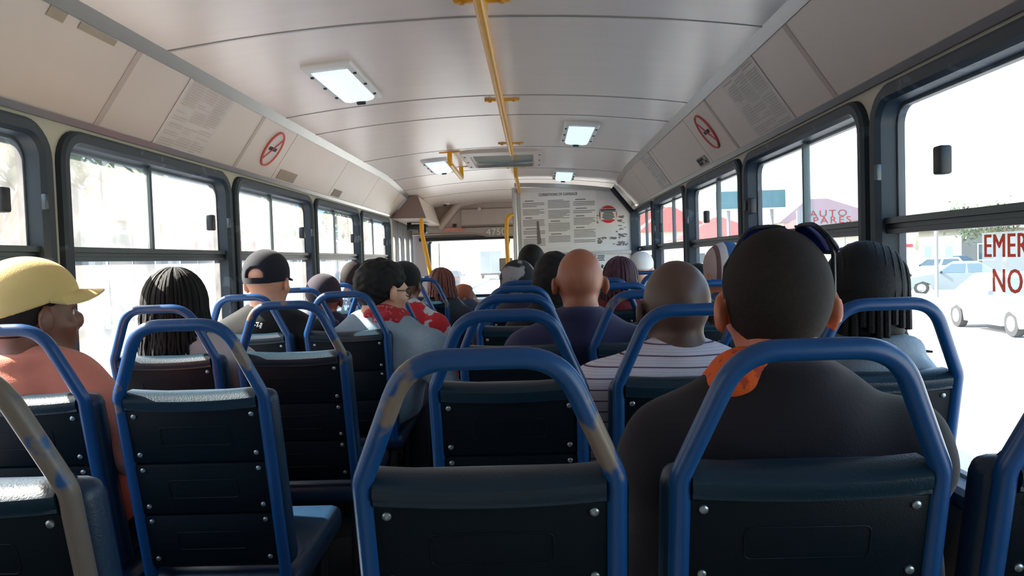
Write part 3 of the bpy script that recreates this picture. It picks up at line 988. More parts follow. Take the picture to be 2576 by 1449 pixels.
for row in range(8):
    for place, x in XR.items():
        seat(x, row, 'right-hand', place, worn=(row == 0 and place == 'aisle') or (row == 3 and place == 'middle'))
for row in range(8):
    for place, x in XL.items():
        seat(x, row, 'left-hand', place, worn=2 if place == 'aisle' and row == 0 else (place == 'aisle' and row in (1, 2)))


# ------------------------------------------------------------------ people: implicit surfaces
class Field:
    """A distance field on a grid: smooth union of ellipsoids and tapered limbs, turned into one closed surface."""

    def __init__(s, lo, hi, h):
        s.h = h
        s.lo = np.array(lo, float)
        s.n = np.maximum(4, np.ceil((np.array(hi) - s.lo) / h).astype(int) + 1)
        s.F = np.full(s.n, 0.3, np.float32)
        s.ax = [s.lo[k] + h * np.arange(s.n[k]) for k in range(3)]

    def _box(s, lo, hi):
        a = np.clip(np.floor((np.array(lo) - s.lo) / s.h).astype(int), 0, s.n)
        b = np.clip(np.ceil((np.array(hi) - s.lo) / s.h).astype(int) + 1, 0, s.n)
        sl = tuple(slice(a[k], b[k]) for k in range(3))
        if any(b[k] <= a[k] for k in range(3)):
            return None, None
        P = np.meshgrid(*[s.ax[k][sl[k]] for k in range(3)], indexing='ij', sparse=True)
        return sl, P

    def _put(s, sl, d, k, op):
        f = s.F[sl]
        d = d.astype(np.float32)
        if op == 'sub':
            d = -d
            if k > 0:
                h = np.maximum(k - np.abs(f - d), 0) / k
                s.F[sl] = np.maximum(f, d) + h * h * k * 0.25
            else:
                s.F[sl] = np.maximum(f, d)
            return
        if k > 0:
            h = np.maximum(k - np.abs(f - d), 0) / k
            s.F[sl] = np.minimum(f, d) - h * h * k * 0.25
        else:
            s.F[sl] = np.minimum(f, d)

    def ell(s, c, r, M=None, k=0.02, op='add'):
        c = np.array(c, float)
        r = np.array(r, float)
        m = r.max() + k + 0.03
        sl, P = s._box(c - m, c + m)
        if sl is None:
            return s
        q = [P[i] - c[i] for i in range(3)]
        if M is not None:
            q = [sum(M[j][i] * q[j] for j in range(3)) for i in range(3)]      # into local axes
        k0 = np.sqrt(sum((q[i] / r[i]) ** 2 for i in range(3)))
        k1 = np.sqrt(sum((q[i] / r[i] ** 2) ** 2 for i in range(3))) + 1e-9
        s._put(sl, k0 * (k0 - 1) / k1, k, op)
        return s

    def limb(s, a, b, ra, rb, k=0.02, op='add'):
        a, b = np.array(a, float), np.array(b, float)
        m = max(ra, rb) + k + 0.03
        sl, P = s._box(np.minimum(a, b) - m, np.maximum(a, b) + m)
        if sl is None:
            return s
        ab = b - a
        L2 = (ab ** 2).sum() + 1e-12
        t = np.clip(sum((P[i] - a[i]) * ab[i] for i in range(3)) / L2, 0, 1)
        d = np.sqrt(sum((P[i] - a[i] - ab[i] * t) ** 2 for i in range(3))) - (ra + (rb - ra) * t)
        s._put(sl, d, k, op)
        return s

    def cut(s, p, nrm, k=0.006):
        """Keep the side of the plane that nrm points away from."""
        nrm = np.array(nrm, float)
        nrm /= np.linalg.norm(nrm)
        P = np.meshgrid(*s.ax, indexing='ij', sparse=True)
        d = sum((P[i] - p[i]) * nrm[i] for i in range(3)).astype(np.float32)
        h = np.maximum(k - np.abs(s.F - d), 0) / k
        s.F = np.maximum(s.F, d) + h * h * k * 0.25
        return s

    def wave(s, amp, f, seed=0):
        P = np.meshgrid(*s.ax, indexing='ij', sparse=True)
        a = seed * 1.7
        w = np.sin(P[0] * f + 2.0 * np.sin(P[2] * f * 0.6 + a)) * np.sin(P[2] * f * 0.8 + a + 1.5 * np.sin(P[1] * f * 0.7)) + 0.5 * np.sin(P[2] * f * 1.9 + 3 * np.sin(P[0] * f * 0.5) + a)
        s.F = (s.F + amp * w).astype(np.float32)
        return s

    def mesh(s, name, origin=(0, 0, 0)):
        F, n = s.F, s.n
        F = np.pad(F, 1, constant_values=0.3)
        n = np.array(F.shape)
        S_ = F < 0
        c = [(i, j, k) for i in (0, 1) for j in (0, 1) for k in (0, 1)]
        sub = lambda A, o: A[o[0]:n[0] - 1 + o[0], o[1]:n[1] - 1 + o[1], o[2]:n[2] - 1 + o[2]]
        tot = sum(sub(S_, o).astype(np.int8) for o in c)
        act = np.argwhere((tot > 0) & (tot < 8))
        idx = np.full(n - 1, -1, np.int64)
        idx[tuple(act.T)] = np.arange(len(act))
        acc = np.zeros((len(act), 3))
        cnt = np.zeros(len(act))
        val = {o: F[tuple((act + np.array(o)).T)] for o in c}
        for o in c:
            for ax in range(3):
                if o[ax]:
                    continue
                e = list(o); e[ax] = 1; e = tuple(e)
                fa, fb = val[o], val[e]
                x = (fa < 0) != (fb < 0)
                t = np.where(x, fa / np.where(x, fa - fb, 1), 0)
                p = np.array(o, float)[None] + np.zeros((len(act), 3))
                p[:, ax] += t
                acc += p * x[:, None]
                cnt += x
        V = (act + acc / cnt[:, None] - 1) * s.h + s.lo - np.array(origin)
        Q = []
        for ax in range(3):
            b, cc = (ax + 1) % 3, (ax + 2) % 3
            sa = [slice(1, n[k] - 1) for k in range(3)]
            sa[ax] = slice(0, n[ax] - 1)
            sb_ = list(sa); sb_[ax] = slice(1, n[ax])
            A, B = S_[tuple(sa)], S_[tuple(sb_)]
            e = np.argwhere(A != B)
            st = A[tuple(e.T)]
            off = np.array([1, 1, 1]); off[ax] = 0
            e = e + off
            db, dc = np.eye(3, dtype=int)[b], np.eye(3, dtype=int)[cc]
            q = np.stack([idx[tuple((e - db - dc).T)], idx[tuple((e - dc).T)], idx[tuple(e.T)], idx[tuple((e - db).T)]], 1)
            q[~st] = q[~st][:, ::-1]
            Q.append(q)
        Q = np.concatenate(Q)
        me = bpy.data.meshes.new(name)
        me.vertices.add(len(V))
        me.vertices.foreach_set('co', V.astype(np.float32).ravel())
        me.loops.add(len(Q) * 4)
        me.loops.foreach_set('vertex_index', Q.astype(np.int32).ravel())
        me.polygons.add(len(Q))
        me.polygons.foreach_set('loop_start', np.arange(0, len(Q) * 4, 4, dtype=np.int32))
        me.update(calc_edges=True)
        me.polygons.foreach_set('use_smooth', np.ones(len(Q), bool))
        return me


EYE = MB().ell((0, 0, 0), (0.0125, 0.0125, 0.0125), 12, 8).mesh('eye')
EYE.materials.append(mat('eye white', srgb(225, 220, 212), 0.2))
IRIS = MB().ell((0, 0.0092, 0), (0.0058, 0.0042, 0.0058), 10, 6).mesh('iris')
IRIS.materials.append(mat('dark iris', srgb(30, 20, 16), 0.15))


def skin(name, col):
    m = mat('skin ' + name, col, 0.46, var=0.10, scale=40, bump=0.05, bscale=400)
    p = m.node_tree.nodes['Principled BSDF']
    p.inputs['Subsurface Weight'].default_value = 0.15
    p.inputs['Subsurface Radius'].default_value = (0.02, 0.008, 0.004)
    return m


def cloth(name, col, var=0.12, **kw):
    return mat('cloth ' + name, col, 0.85, var=var, scale=14, bump=0.12, bscale=300, spec=0.2, sheen=0.1, **kw)


class Person:
    """A seated figure: skin body as one surface, clothing and hair as its children."""

    def __init__(s, label, head, seat_xy, yaw=0.0, pitch=0.0, roll=0.0, size=1.0, body_yaw=0.0, skin_m=None, top=None, legs=None,
                 shoulder=0.172, res=0.009, bulk=1.0, group=None, hood=False, collar=0.0, arms='lap', raise_l=0.0, raise_r=0.0, fine=False, ears=True):
        s.head = Vector(head)
        s.size = z = size
        s.Rh = Matrix.Rotation(yaw, 3, 'Z') @ Matrix.Rotation(roll, 3, 'Y') @ Matrix.Rotation(pitch, 3, 'X')
        Rb = Matrix.Rotation(body_yaw, 3, 'Z')
        s.Rb = Rb
        sx, sy = seat_xy
        hip = Vector((max(-0.93, min(0.93, sx)), sy + 0.26, CZ - 0.60))
        s.hip = hip
        s.org = Vector((hip.x, hip.y, 0))
        nk = s.head + s.Rh @ Vector((0, -0.035 * z, -0.075 * z))           # skull base
        N = s.head + Vector((0, -0.032, -0.130 * z)) + (hip - s.head) * 0.02
        s.N = N
        sh = {k: N + Rb @ Vector((k * shoulder * z, 0.005, -0.092 * z)) for k in (-1, 1)}
        sh[-1].z += raise_l
        sh[1].z += raise_r
        lim = lambda p, m: Vector((max(-m, min(m, p.x)), p.y, p.z))
        sh = {k: lim(v, 1.06) for k, v in sh.items()}
        s.sh = sh
        ax = hip - N
        el, wr = {}, {}
        for k in (-1, 1):
            el[k] = sh[k] + Rb @ Vector((k * 0.055, 0.07, -0.27 * z))
            wr[k] = el[k] + Rb @ Vector((-k * 0.07, 0.21, 0.01))
        s.el, s.wr = el, wr
        if arms == 'aisle':       # right arm hangs over the aisle side
            el[1] = sh[1] + Rb @ Vector((0.12, 0.06, -0.26 * z)); wr[1] = el[1] + Rb @ Vector((0.02, 0.14, -0.01))
        if arms == 'spread':      # right elbow rests out to the side
            el[1] = sh[1] + Rb @ Vector((0.20, 0.05, -0.17 * z)); wr[1] = el[1] + Rb @ Vector((0.02, 0.20, -0.06))
        for k in (-1, 1):
            el[k], wr[k] = lim(el[k], 1.075), lim(wr[k], 1.04)
        kn = {k: Vector((hip.x + k * 0.105, hip.y + 0.37, CZ - 0.625)) for k in (-1, 1)}
        ft = {k: Vector((hip.x + k * 0.10, hip.y + 0.30, 0.05)) for k in (-1, 1)}
        pts = [s.head, N, hip] + list(el.values()) + list(wr.values()) + list(kn.values()) + list(ft.values())
        lo = [min(p[i] for p in pts) - 0.22 for i in range(3)]
        hi = [max(p[i] for p in pts) + 0.22 for i in range(3)]
        lo[2] = 0.0
        # --- the body
        f = Field(lo, hi, res)
        s._torso(f, 0.0, bulk, nk)
        for k in (-1, 1):
            f.limb(sh[k], el[k], 0.046 * z, 0.038 * z, 0.03)
            f.limb(el[k], wr[k], 0.038 * z, 0.026 * z, 0.015)
            s._hand(f, k)
            f.limb(hip + Vector((k * 0.085, 0, 0)), kn[k], 0.078, 0.055, 0.04)
            f.limb(kn[k], ft[k] + Vector((0, 0, 0.04)), 0.052, 0.036, 0.02)
            f.limb(ft[k], ft[k] + Vector((0, 0.16, -0.01)), 0.038, 0.032, 0.02)
        f.limb(nk, N, 0.054 * z, 0.060 * z, 0.03)
        f.ell(*s._h((0, -0.012, 0.022), (0.0765, 0.097, 0.094)), M=s.Rh, k=0.02)
        f.ell(*s._h((0, 0.030, -0.040), (0.060, 0.068, 0.076)), M=s.Rh, k=0.03)
        f.ell(*s._h((0, 0.055, -0.095), (0.030, 0.030, 0.024)), M=s.Rh, k=0.03)      # chin
        f.ell(*s._h((0, 0.078, 0.020), (0.050, 0.020, 0.012)), M=s.Rh, k=0.02)       # brow
        f.ell(*s._h((0, 0.100, -0.022), (0.013, 0.022, 0.024)), M=s.Rh, k=0.015)     # nose
        f.ell(*s._h((0, 0.090, -0.064), (0.024, 0.013, 0.011)), M=s.Rh, k=0.008)     # lips
        for k in (-1, 1):
            f.ell(*s._h((k * 0.032, 0.088, 0.000), (0.016, 0.012, 0.011)), M=s.Rh, k=0.008, op='sub')
            f.ell(*s._h((k * 0.046, 0.06, -0.03), (0.02, 0.02, 0.016)), M=s.Rh, k=0.02)
            if ears:
                E = s.Rh @ Matrix.Rotation(R(24) * k, 3, 'Z')
                c, r_ = s._h((k * 0.086, -0.006, -0.010), (0.010, 0.022, 0.034))
                f.ell(c, r_, M=E, k=0.008)
        s.o = obj('person', f.mesh('person', s.org), skin_m, None, s.org)
        tag(s.o, label, 'person', group or 'passengers on the bus')
        for k in (-1, 1):
            e = obj('eye', EYE, None, s.o, s._w((k * 0.031, 0.0725, 0.0)) - s.org)
            e.rotation_euler = s.Rh.to_euler()
            e.scale = (z, z, z)
            obj('iris', IRIS, None, e)
        # --- clothes
        if top:
            t = 0.013
            g = Field((lo[0], lo[1], CZ - 0.78), (hi[0], hi[1], s.head.z + 0.05), res)
            s._torso(g, t, bulk, None)
            for k in (-1, 1):
                g.limb(sh[k], el[k], 0.060 * z * bulk ** 0.5, 0.052 * z, 0.05)
                g.limb(el[k], el[k] + (wr[k] - el[k]) * 0.9, 0.052 * z, 0.040 * z, 0.02)
            if collar:
                s._ring(g, N + Vector((0, 0.004, 0.016)), 0.066 * z, 0.066 * z, collar, 0.30)
            if hood:
                g.ell(N + Vector((0, -0.072, -0.055)), (0.125, 0.062, 0.090), k=0.010)
                s._ring(g, N + Vector((0, 0.0, 0.008)), 0.085, 0.075, 0.028, 0.3)
            g.wave(0.0035, 26, hash_(label))
            obj('jacket' if hood or collar else 'shirt', g.mesh('top', s.org), top, s.o)
        g = Field((lo[0], lo[1], 0.0), (hi[0], hi[1], CZ - 0.42), max(res, 0.010))
        g.ell(hip, (0.178, 0.135, 0.12), k=0.04)
        for k in (-1, 1):
            g.limb(hip + Vector((k * 0.085, 0, 0)), kn[k], 0.090, 0.066, 0.03)
            g.limb(kn[k], ft[k] + Vector((0, 0, 0.10)), 0.066, 0.056, 0.02)
        obj('trousers', g.mesh('trousers', s.org), legs or cloth('dark denim', srgb(38, 42, 54)), s.o)
        sm = MB()
        for k in (-1, 1):
            a = ft[k] - s.org
            q = MB().rbox((a.x, a.y + 0.07, 0.045), (0.095, 0.27, 0.088), 0.035, 3)
            q.build('shoe', mat('dark shoe', srgb(30, 28, 28), 0.6), s.o)

    def _w(s, p):
        return s.head + s.Rh @ (Vector(p) * s.size)

    def _h(s, p, r):
        return s._w(p), [x * s.size for x in r]

    def _torso(s, f, t, bulk, nk):
        z, N, hip, Rb = s.size, s.N, s.hip, s.Rb
        b = bulk
        d = hip - N
        # lean of the spine as a local frame
        up = (-d).normalized()
        x = (Rb @ Vector((1, 0, 0)))
        y = up.cross(x).normalized()
        x = y.cross(up)
        M = Matrix((x, y, up)).transposed()
        f.ell(N + d * 0.34, (0.163 * b * z + t, 0.112 * b + t, 0.185 + t), M=M, k=0.04)
        f.ell(N + d * 0.70, (0.150 * b * z + t, 0.112 * b + t, 0.175 + t), M=M, k=0.06)
        f.ell(hip, (0.165 + t, 0.12 + t, 0.105 + t), k=0.05)
        for k in (-1, 1):
            f.ell(s.sh[k], (0.060 * z * b + t, 0.062 * b + t, 0.060 * z + t), k=0.06)
            f.limb(N + Vector((0, 0, 0.0)), s.sh[k] + Vector((0, 0, 0.008)), 0.046 * z + t * 0.6, 0.040 * z + t, 0.05)
        f.ell(N + d * 0.16, (0.13 * z * b + t, 0.075 * b + t, 0.085 + t), M=M, k=0.05)

    def _ring(s, f, c, rx, ry, r, tilt, k=0.012, n=22, a0=0, a1=2 * math.pi):
        P = [c + s.Rb @ Vector((rx * math.cos(a), ry * math.sin(a), -tilt * ry * math.sin(a))) for a in [a0 + (a1 - a0) * i / n for i in range(n + 1)]]
        for p, q in zip(P[:-1], P[1:]):
            f.limb(p, q, r, r, k)

    def _hand(s, f, k):
        a, e = s.wr[k], s.el[k]
        d = (a - e).normalized()
        side = Vector((0, 0, 1)).cross(d).normalized() * k       # away from the thumb
        dn = d.cross(side).normalized()
        if dn.z > 0:
            dn = -dn
        palm = a + d * 0.045
        M = Matrix((side, d, dn)).transposed()
        f.ell(palm, (0.040, 0.050, 0.017), M=M, k=0.02)
        for i, L in enumerate((0.066, 0.074, 0.070, 0.054)):
            b = palm + d * 0.036 + side * (-0.027 + 0.018 * i)
            m = b + d * L * 0.55 + dn * 0.012
            f.limb(b, m, 0.0095, 0.009, 0.004)
            f.limb(m, m + d * L * 0.30 + dn * 0.028, 0.009, 0.0078, 0.003)
        b = palm - d * 0.012 - side * 0.034
        m = b - side * 0.022 + d * 0.026 + dn * 0.008
        f.limb(b, m, 0.0115, 0.0105, 0.008)
        f.limb(m, m + d * 0.030 + side * 0.004 + dn * 0.008, 0.0105, 0.009, 0.003)

    # --- headwear and hair, all on the head's own axes
    def hfield(s, below=0.2, h=0.0055, r=0.19):
        z = s.size
        return Field(s.head - Vector((r, r, below)) , s.head + Vector((r, r, 0.17)), h)

    def skull(s, f, t, face=0.0, k=0.02):
        f.ell(*s._h((0, -0.012, 0.022), (0.0765 + t, 0.097 + t, 0.094 + t)), M=s.Rh, k=k)
        f.ell(*s._h((0, 0.018, -0.030), (0.062 + t, 0.075 + t * 0.4, 0.074 + t)), M=s.Rh, k=k)

    def crop(s, m, t=0.004, zf=0.050, slope=0.95, zb=-0.045, name='hair', amp=0.0):
        """Short hair: a skin-tight cap that ends at the forehead, above the ears and at the nape."""
        f = s.hfield()
        s.skull(f, t)
        if amp:
            f.wave(amp, 120, 2)
        n = s.Rh @ Vector((0, slope, -1)).normalized()
        f.cut(s._w((0, 0.0, zb + 0.045)), n)
        for k in (-1, 1):
            f.ell(*s._h((k * 0.09, 0.012, -0.012), (0.026, 0.028, 0.040)), M=s.Rh, k=0.01, op='sub')
        return obj(name, f.mesh('hair', s.org), m, s.o)

    def cap(s, m, brim=True, opening=False, tilt=0.0, t=0.013, edge=0.0, name='cap', button=True, bm=None, blen=0.075, arch=0.020):
        f = s.hfield()
        s.skull(f, t)
        f.ell(*s._h((0, -0.005, 0.055), (0.072 + t, 0.088 + t, 0.068 + t)), M=s.Rh, k=0.02)
        f.cut(s._w((0, 0, edge)), s.Rh @ Vector((0, tilt, -1)))
        if opening:
            f.ell(*s._h((0, -0.125, 0.030), (0.040, 0.045, 0.034)), M=s.Rh, k=0.006, op='sub')
        o = obj(name, f.mesh('cap', s.org), m, s.o)
        if button:
            MB().ell(s._w((0, -0.008, 0.123 + t * 0.5)) - s.org, (0.008, 0.008, 0.005), 10, 6).build('button', bm or m, o)
        if brim:
            T = s.Rh.to_4x4()
            b = MB()

            def g(u, v):
                a = (u - 0.5) * R(132)
                r0 = 0.078 + t
                x, y = math.sin(a) * r0, math.cos(a) * (0.084 + t)
                L_ = blen * math.cos((u - 0.5) * math.pi) ** 0.7 if 0 < u < 1 else 0.0
                p = Vector((x * (1 - 0.10 * v), y + L_ * v, edge + tilt * y + 0.008 - 0.004 * v - arch * (x / r0) ** 2 * v * (L_ / blen)))
                return s._w(p) - s.org
            b.sheet(g, 14, 4, s.Rh @ Vector((0, 0, -0.005)))
            b.build('brim', bm or m, o)
        if opening:
            P = [s._w((math.sin(a) * (0.0775 + t), -0.012 - math.cos(a) * (0.098 + t), edge + 0.012 + tilt * -0.1)) - s.org for a in [R(-42 + 7 * i) for i in range(13)]]
            st = MB()
            st.sheet(lambda u, v: P[min(12, int(round(u * 12)))] + s.Rh @ Vector((0, 0, -0.012 + 0.024 * v)), 12, 1, s.Rh @ Vector((0, 0.005, 0)))
            st.build('strap', bm or m, o)
        return o

    def strands(s, m, n, r, length, start=0.12, spread=0.1, grow=0.018, front=60, name='hair_strand', seed=1, wig=0.004, parent=None, up=0.0):
        """Braids: each a tube that follows the skull from the crown and then hangs."""
        rd = random.Random(seed)
        mb = MB()
        for i in range(n):
            az = R(front + (360 - 2 * front) * (i + rd.uniform(0.1, 0.9)) / n)      # measured from the face
            th0 = start + rd.uniform(0, spread)
            P = []
            rr = Vector((0.0765 + grow, 0.097 + grow, 0.098 + grow)) * rd.uniform(0.96, 1.04)
            for j in range(9):
                th = th0 + (R(95) - th0) * j / 8
                P.append(Vector((math.sin(th) * math.sin(az) * rr.x, math.sin(th) * math.cos(az) * rr.y - 0.012, math.cos(th) * rr.z + 0.022 + up)))
            L_ = length * rd.uniform(0.85, 1.08)
            e = P[-1]
            for j in range(1, 7):
                P.append(e + Vector((e.x * 0.22 * j / 6 + rd.uniform(-wig, wig), e.y * 0.10 * j / 6 + rd.uniform(-wig, wig), -L_ * j / 6)))
            mb.tube([s._w(p) - s.org for p in P], [r * (0.7 + 0.3 * min(1, j / 3)) for j in range(len(P))], 6)
        return mb.build(name, m, parent or s.o)


def hash_(t):
    return sum(ord(c) for c in t) % 17

# ------------------------------------------------------------------ the passengers
def HP(px, top, d, size=1.0, hair=0.004):
    p = at(px, top, d)
    p.z -= 0.116 * size + hair
    return p


def print_on(pr, part, strokes, r, m, name):
    """Marks printed on a garment: strokes given where the photograph shows them, laid on the cloth."""
    from mathutils.bvhtree import BVHTree
    g = [c for c in children(pr.o) if c.name.startswith(part)][0]
    bv = BVHTree.FromPolygons([v.co + pr.org for v in g.data.vertices], [list(q.vertices) for q in g.data.polygons])
    mb = MB()
    for st in strokes:
        P = []
        for px, py in st:
            hit = bv.ray_cast(CAM, (at(px, py, 1.0) - CAM).normalized())[0]
            if hit is not None:
                P.append(hit - pr.org)
        if len(P) > 1:
            mb.tube(P, r, 5)
    if mb.v:
        mb.build(name, m, g)


def row(k):
    return ROW0 + PITCH * k


SK_TAN = skin('tan', srgb(200, 120, 90))
SK_TAN.node_tree.nodes['Principled BSDF'].inputs['Subsurface Weight'].default_value = 0.4
SK_TAN2 = skin('tanned', srgb(158, 98, 74))
SK_LIGHT = skin('light', srgb(205, 150, 122))
SK_BROWN = skin('brown', srgb(120, 78, 60))
SK_DARK = skin('dark', srgb(84, 60, 50))
SK_WARM = skin('warm brown', srgb(140, 82, 58))
M_hair = mat('black hair', srgb(13, 12, 13), 0.6, var=0.3, scale=90, bump=0.4, bscale=500, spec=0.25)
M_haircrop = mat('cropped dark hair', srgb(36, 29, 27), 0.8, var=0.35, scale=120, bump=0.3, bscale=700, spec=0.25)
M_stubble = mat('grey brown stubble', srgb(126, 100, 88), 0.6, var=0.15, scale=60, bump=0.2, bscale=600)

# man with cropped hair in front, dark jacket, orange scarf, sunglasses on the head
p = Person('person with cropped dark hair, charcoal jacket, orange scarf and sunglasses on head', HP(1946, 576, 1.19, 0.96), (XR['middle'], row(0)), yaw=R(-3), skin_m=SK_TAN, size=0.96,
           top=cloth('charcoal', srgb(34, 31, 38)), res=0.0075, shoulder=0.172, bulk=1.07, collar=0.024)
p.crop(M_haircrop, 0.0055, zb=-0.070, slope=0.72)
f = Field(p.N - Vector((0.2, 0.2, 0.12)), p.N + Vector((0.2, 0.2, 0.16)), 0.006)
for dz, rr_, a0 in ((0.040, 0.068, 1.75), (0.020, 0.080, 1.75), (0.002, 0.090, 1.9)):
    p._ring(f, p.N + Vector((-0.008, 0.012, dz)), rr_, rr_ * 0.92, 0.021, 0.35, a0=a0, a1=4.05)
f.wave(0.003, 60, 3)
obj('scarf', f.mesh('scarf', p.org), mat('orange patterned scarf', srgb(222, 92, 28), 0.8, scale=40, col2=srgb(176, 64, 30), thr=0.55, bump=0.3), p.o)


def on_skull(az, el_, t):
    az, el_ = R(az), R(el_)
    return p._w((math.sin(az) * math.cos(el_) * (0.0765 + t), math.cos(az) * math.cos(el_) * (0.097 + t) - 0.012, math.sin(el_) * (0.094 + t) + 0.022)) - p.org


lens_m = mat('violet mirror lens', srgb(52, 70, 160), 0.08, 0.6, var=0.4, scale=30)
g = MB()
for a0, a1 in ((46, 110), (-30, 34)):
    ring = [on_skull((a0 + a1) / 2 + (a1 - a0) / 2 * math.copysign(abs(math.cos(t)) ** 0.6, math.cos(t)), 44 + 15 * math.copysign(abs(math.sin(t)) ** 0.6, math.sin(t)), 0.027) for t in [i * math.pi / 12 for i in range(24)]]
    g.tube(ring, 0.0032, 6, closed=True)
g.tube([on_skull(34, 46, 0.027), on_skull(40, 47, 0.028), on_skull(46, 46, 0.027)], 0.003, 6)
g.tube([on_skull(110, 44, 0.026), on_skull(105, 30, 0.018), on_skull(97, 12, 0.0095), on_skull(94, -6, 0.009)], 0.0034, 6)
g.tube([on_skull(-30, 44, 0.026), on_skull(-62, 22, 0.009), on_skull(-84, 8, 0.004), on_skull(-92, -6, 0.004)], 0.0034, 6)
sgo = g.build('sunglasses', M_black, p.o)
for a0, a1 in ((46, 110), (-30, 34)):
    MB().sheet(lambda u, v: on_skull(a0 + 2 + (a1 - a0 - 4) * u, 30 + 28 * v, 0.026), 8, 5, lambda u, v: (on_skull(a0 + (a1 - a0) * u, 30 + 28 * v, 0.0285) - on_skull(a0 + (a1 - a0) * u, 30 + 28 * v, 0.026))).build('lens', lens_m, sgo)

# bald man in a striped shirt
M_stripe = stripes('white striped shirt', srgb(212, 208, 222), srgb(84, 50, 80), 0.024, 0.0026, second=(0.006, 0.0012, srgb(186, 186, 206), 0.003))
p = Person('person with a shaved bald head in a white pinstriped shirt', HP(1697, 655, 1.84, hair=0), (XR['middle'], row(1)), yaw=R(4), skin_m=SK_DARK, top=M_stripe, shoulder=0.185, bulk=1.10, res=0.008, collar=0.018, raise_l=0.03, raise_r=0.02)

# woman with twisted hair by the right window
p = Person('person with dark twisted hair in a denim hooded jacket by the window', HP(2172, 612, 1.84, hair=0.012), (XR['window'] - 0.01, row(1)), yaw=R(-16), skin_m=SK_BROWN,
           top=mat('washed denim', srgb(120, 134, 146), 0.8, scale=10, var=0.25, bump=0.3, bscale=300), hood=True, shoulder=0.15, raise_l=0.01)
f = p.hfield(0.24)
p.skull(f, 0.0185)
f.ell(*p._h((0, -0.03, -0.06), (0.078, 0.07, 0.10)), M=p.Rh, k=0.04)
f.cut(p._w((0, 0.045, -0.02)), p.Rh @ Vector((0, 1, -0.35)))
hm = obj('hair', f.mesh('hair', p.org), M_hair, p.o)
mb = MB()
for i in range(11):
    x = -0.075 + 0.015 * i
    P = []
    for j in range(14):
        t = j / 13
        a = R(62 - 170 * t)
        w = math.sqrt(max(0.05, 1 - (x / 0.088) ** 2))
        yy, zz = math.sin(a) * 0.107 * w, math.cos(a) * 0.104 * w
        if t > 0.75:
            zz -= (t - 0.75) * (0.20 + 0.05 * ((i * 5) % 4))
        P.append(p._w((x * (1 + 0.1 * t), yy - 0.012, zz + 0.024)) - p.org)
    mb.tube(P, 0.0078, 7)
for i in range(9):
    b = Vector((-0.06 + 0.016 * i, -0.085 + 0.05 * abs(i - 4) / 4, -0.07))
    mb.tube([p._w(b) - p.org, p._w(b + Vector((0.006, -0.01, -0.06))) - p.org, p._w(b + Vector((0.014 * (i - 3) / 4, 0.0, -0.11))) - p.org], [0.009, 0.008, 0.005], 6)
mb.tube([p._w((0.075, -0.03, -0.07)) - p.org, p._w((0.10, -0.02, -0.12)) - p.org, p._w((0.14, -0.01, -0.125)) - p.org], [0.007, 0.006, 0.003], 6)
mb.build('twist', M_hair, hm)

# balding man in a navy jacket
p = Person('person with a shaved tan head and large ears in a navy jacket', HP(1456, 622, 2.53, hair=0.0), (0.335, row(2)), yaw=R(2), skin_m=SK_TAN2, top=cloth('navy', srgb(44, 46, 76)), collar=0.024, bulk=1.05, shoulder=0.178, size=0.96)

# left window: yellow cap, salmon hoodie
p = Person('person in a yellow cap and salmon hooded top by the left window', HP(72, 653, 1.84, hair=0.02), (XL['window'], row(1)), yaw=R(-34), pitch=R(2), body_yaw=R(-12), skin_m=SK_BROWN, top=cloth('salmon', srgb(206, 124, 104)), hood=True, bulk=1.08, arms='spread', res=0.008, shoulder=0.165)
p.crop(M_haircrop, 0.005)
M_ycap = cloth('mustard', srgb(214, 186, 124))
p.Rh = Matrix.Rotation(R(-24), 3, 'Z') @ p.Rh       # the cap sits turned on the head
cp = p.cap(M_ycap, True, opening=True, tilt=0.30, t=0.019, edge=0.018, blen=0.058, arch=0.050)

# black hair by the left window
p = Person('person with long straight black hair and grey sleeve by the left window', HP(440, 678, 2.55, hair=0.02), (XL['window'], row(2)), yaw=R(6), skin_m=SK_BROWN, top=cloth('light grey', srgb(176, 168, 168)), arms='spread', shoulder=0.185, raise_r=0.045)
f = p.hfield(0.30)
p.skull(f, 0.016)
f.ell(*p._h((0, -0.03, -0.08), (0.095, 0.075, 0.15)), M=p.Rh, k=0.05)
f.cut(p._w((0, 0.05, 0)), p.Rh @ Vector((0, 1, -0.2)))
hm = obj('hair', f.mesh('hair', p.org), M_hair, p.o)
p.strands(M_hair, 80, 0.006, 0.20, start=0.05, spread=0.12, grow=0.019, front=70, name='strand', parent=hm)

# backstrap cap and black shirt
p = Person('person in a black strap-back cap and black shirt', HP(670, 630, 3.22, hair=0.018), (XL['window'], row(3)), yaw=R(-8), skin_m=SK_LIGHT, top=cloth('black', srgb(11, 12, 15)), bulk=1.12, shoulder=0.185, size=1.02)
p.cap(cloth('black cap', srgb(24, 26, 36)), True, opening=True, tilt=0.06, t=0.012, edge=0.004)
print_on(p, 'shirt', [[(634, 814), (640, 812), (637, 820), (643, 818)], [(645, 813), (651, 811), (647, 822), (655, 819)], [(656, 815), (659, 813), (655, 826)]], 0.0035, M_white, 'logo_print')

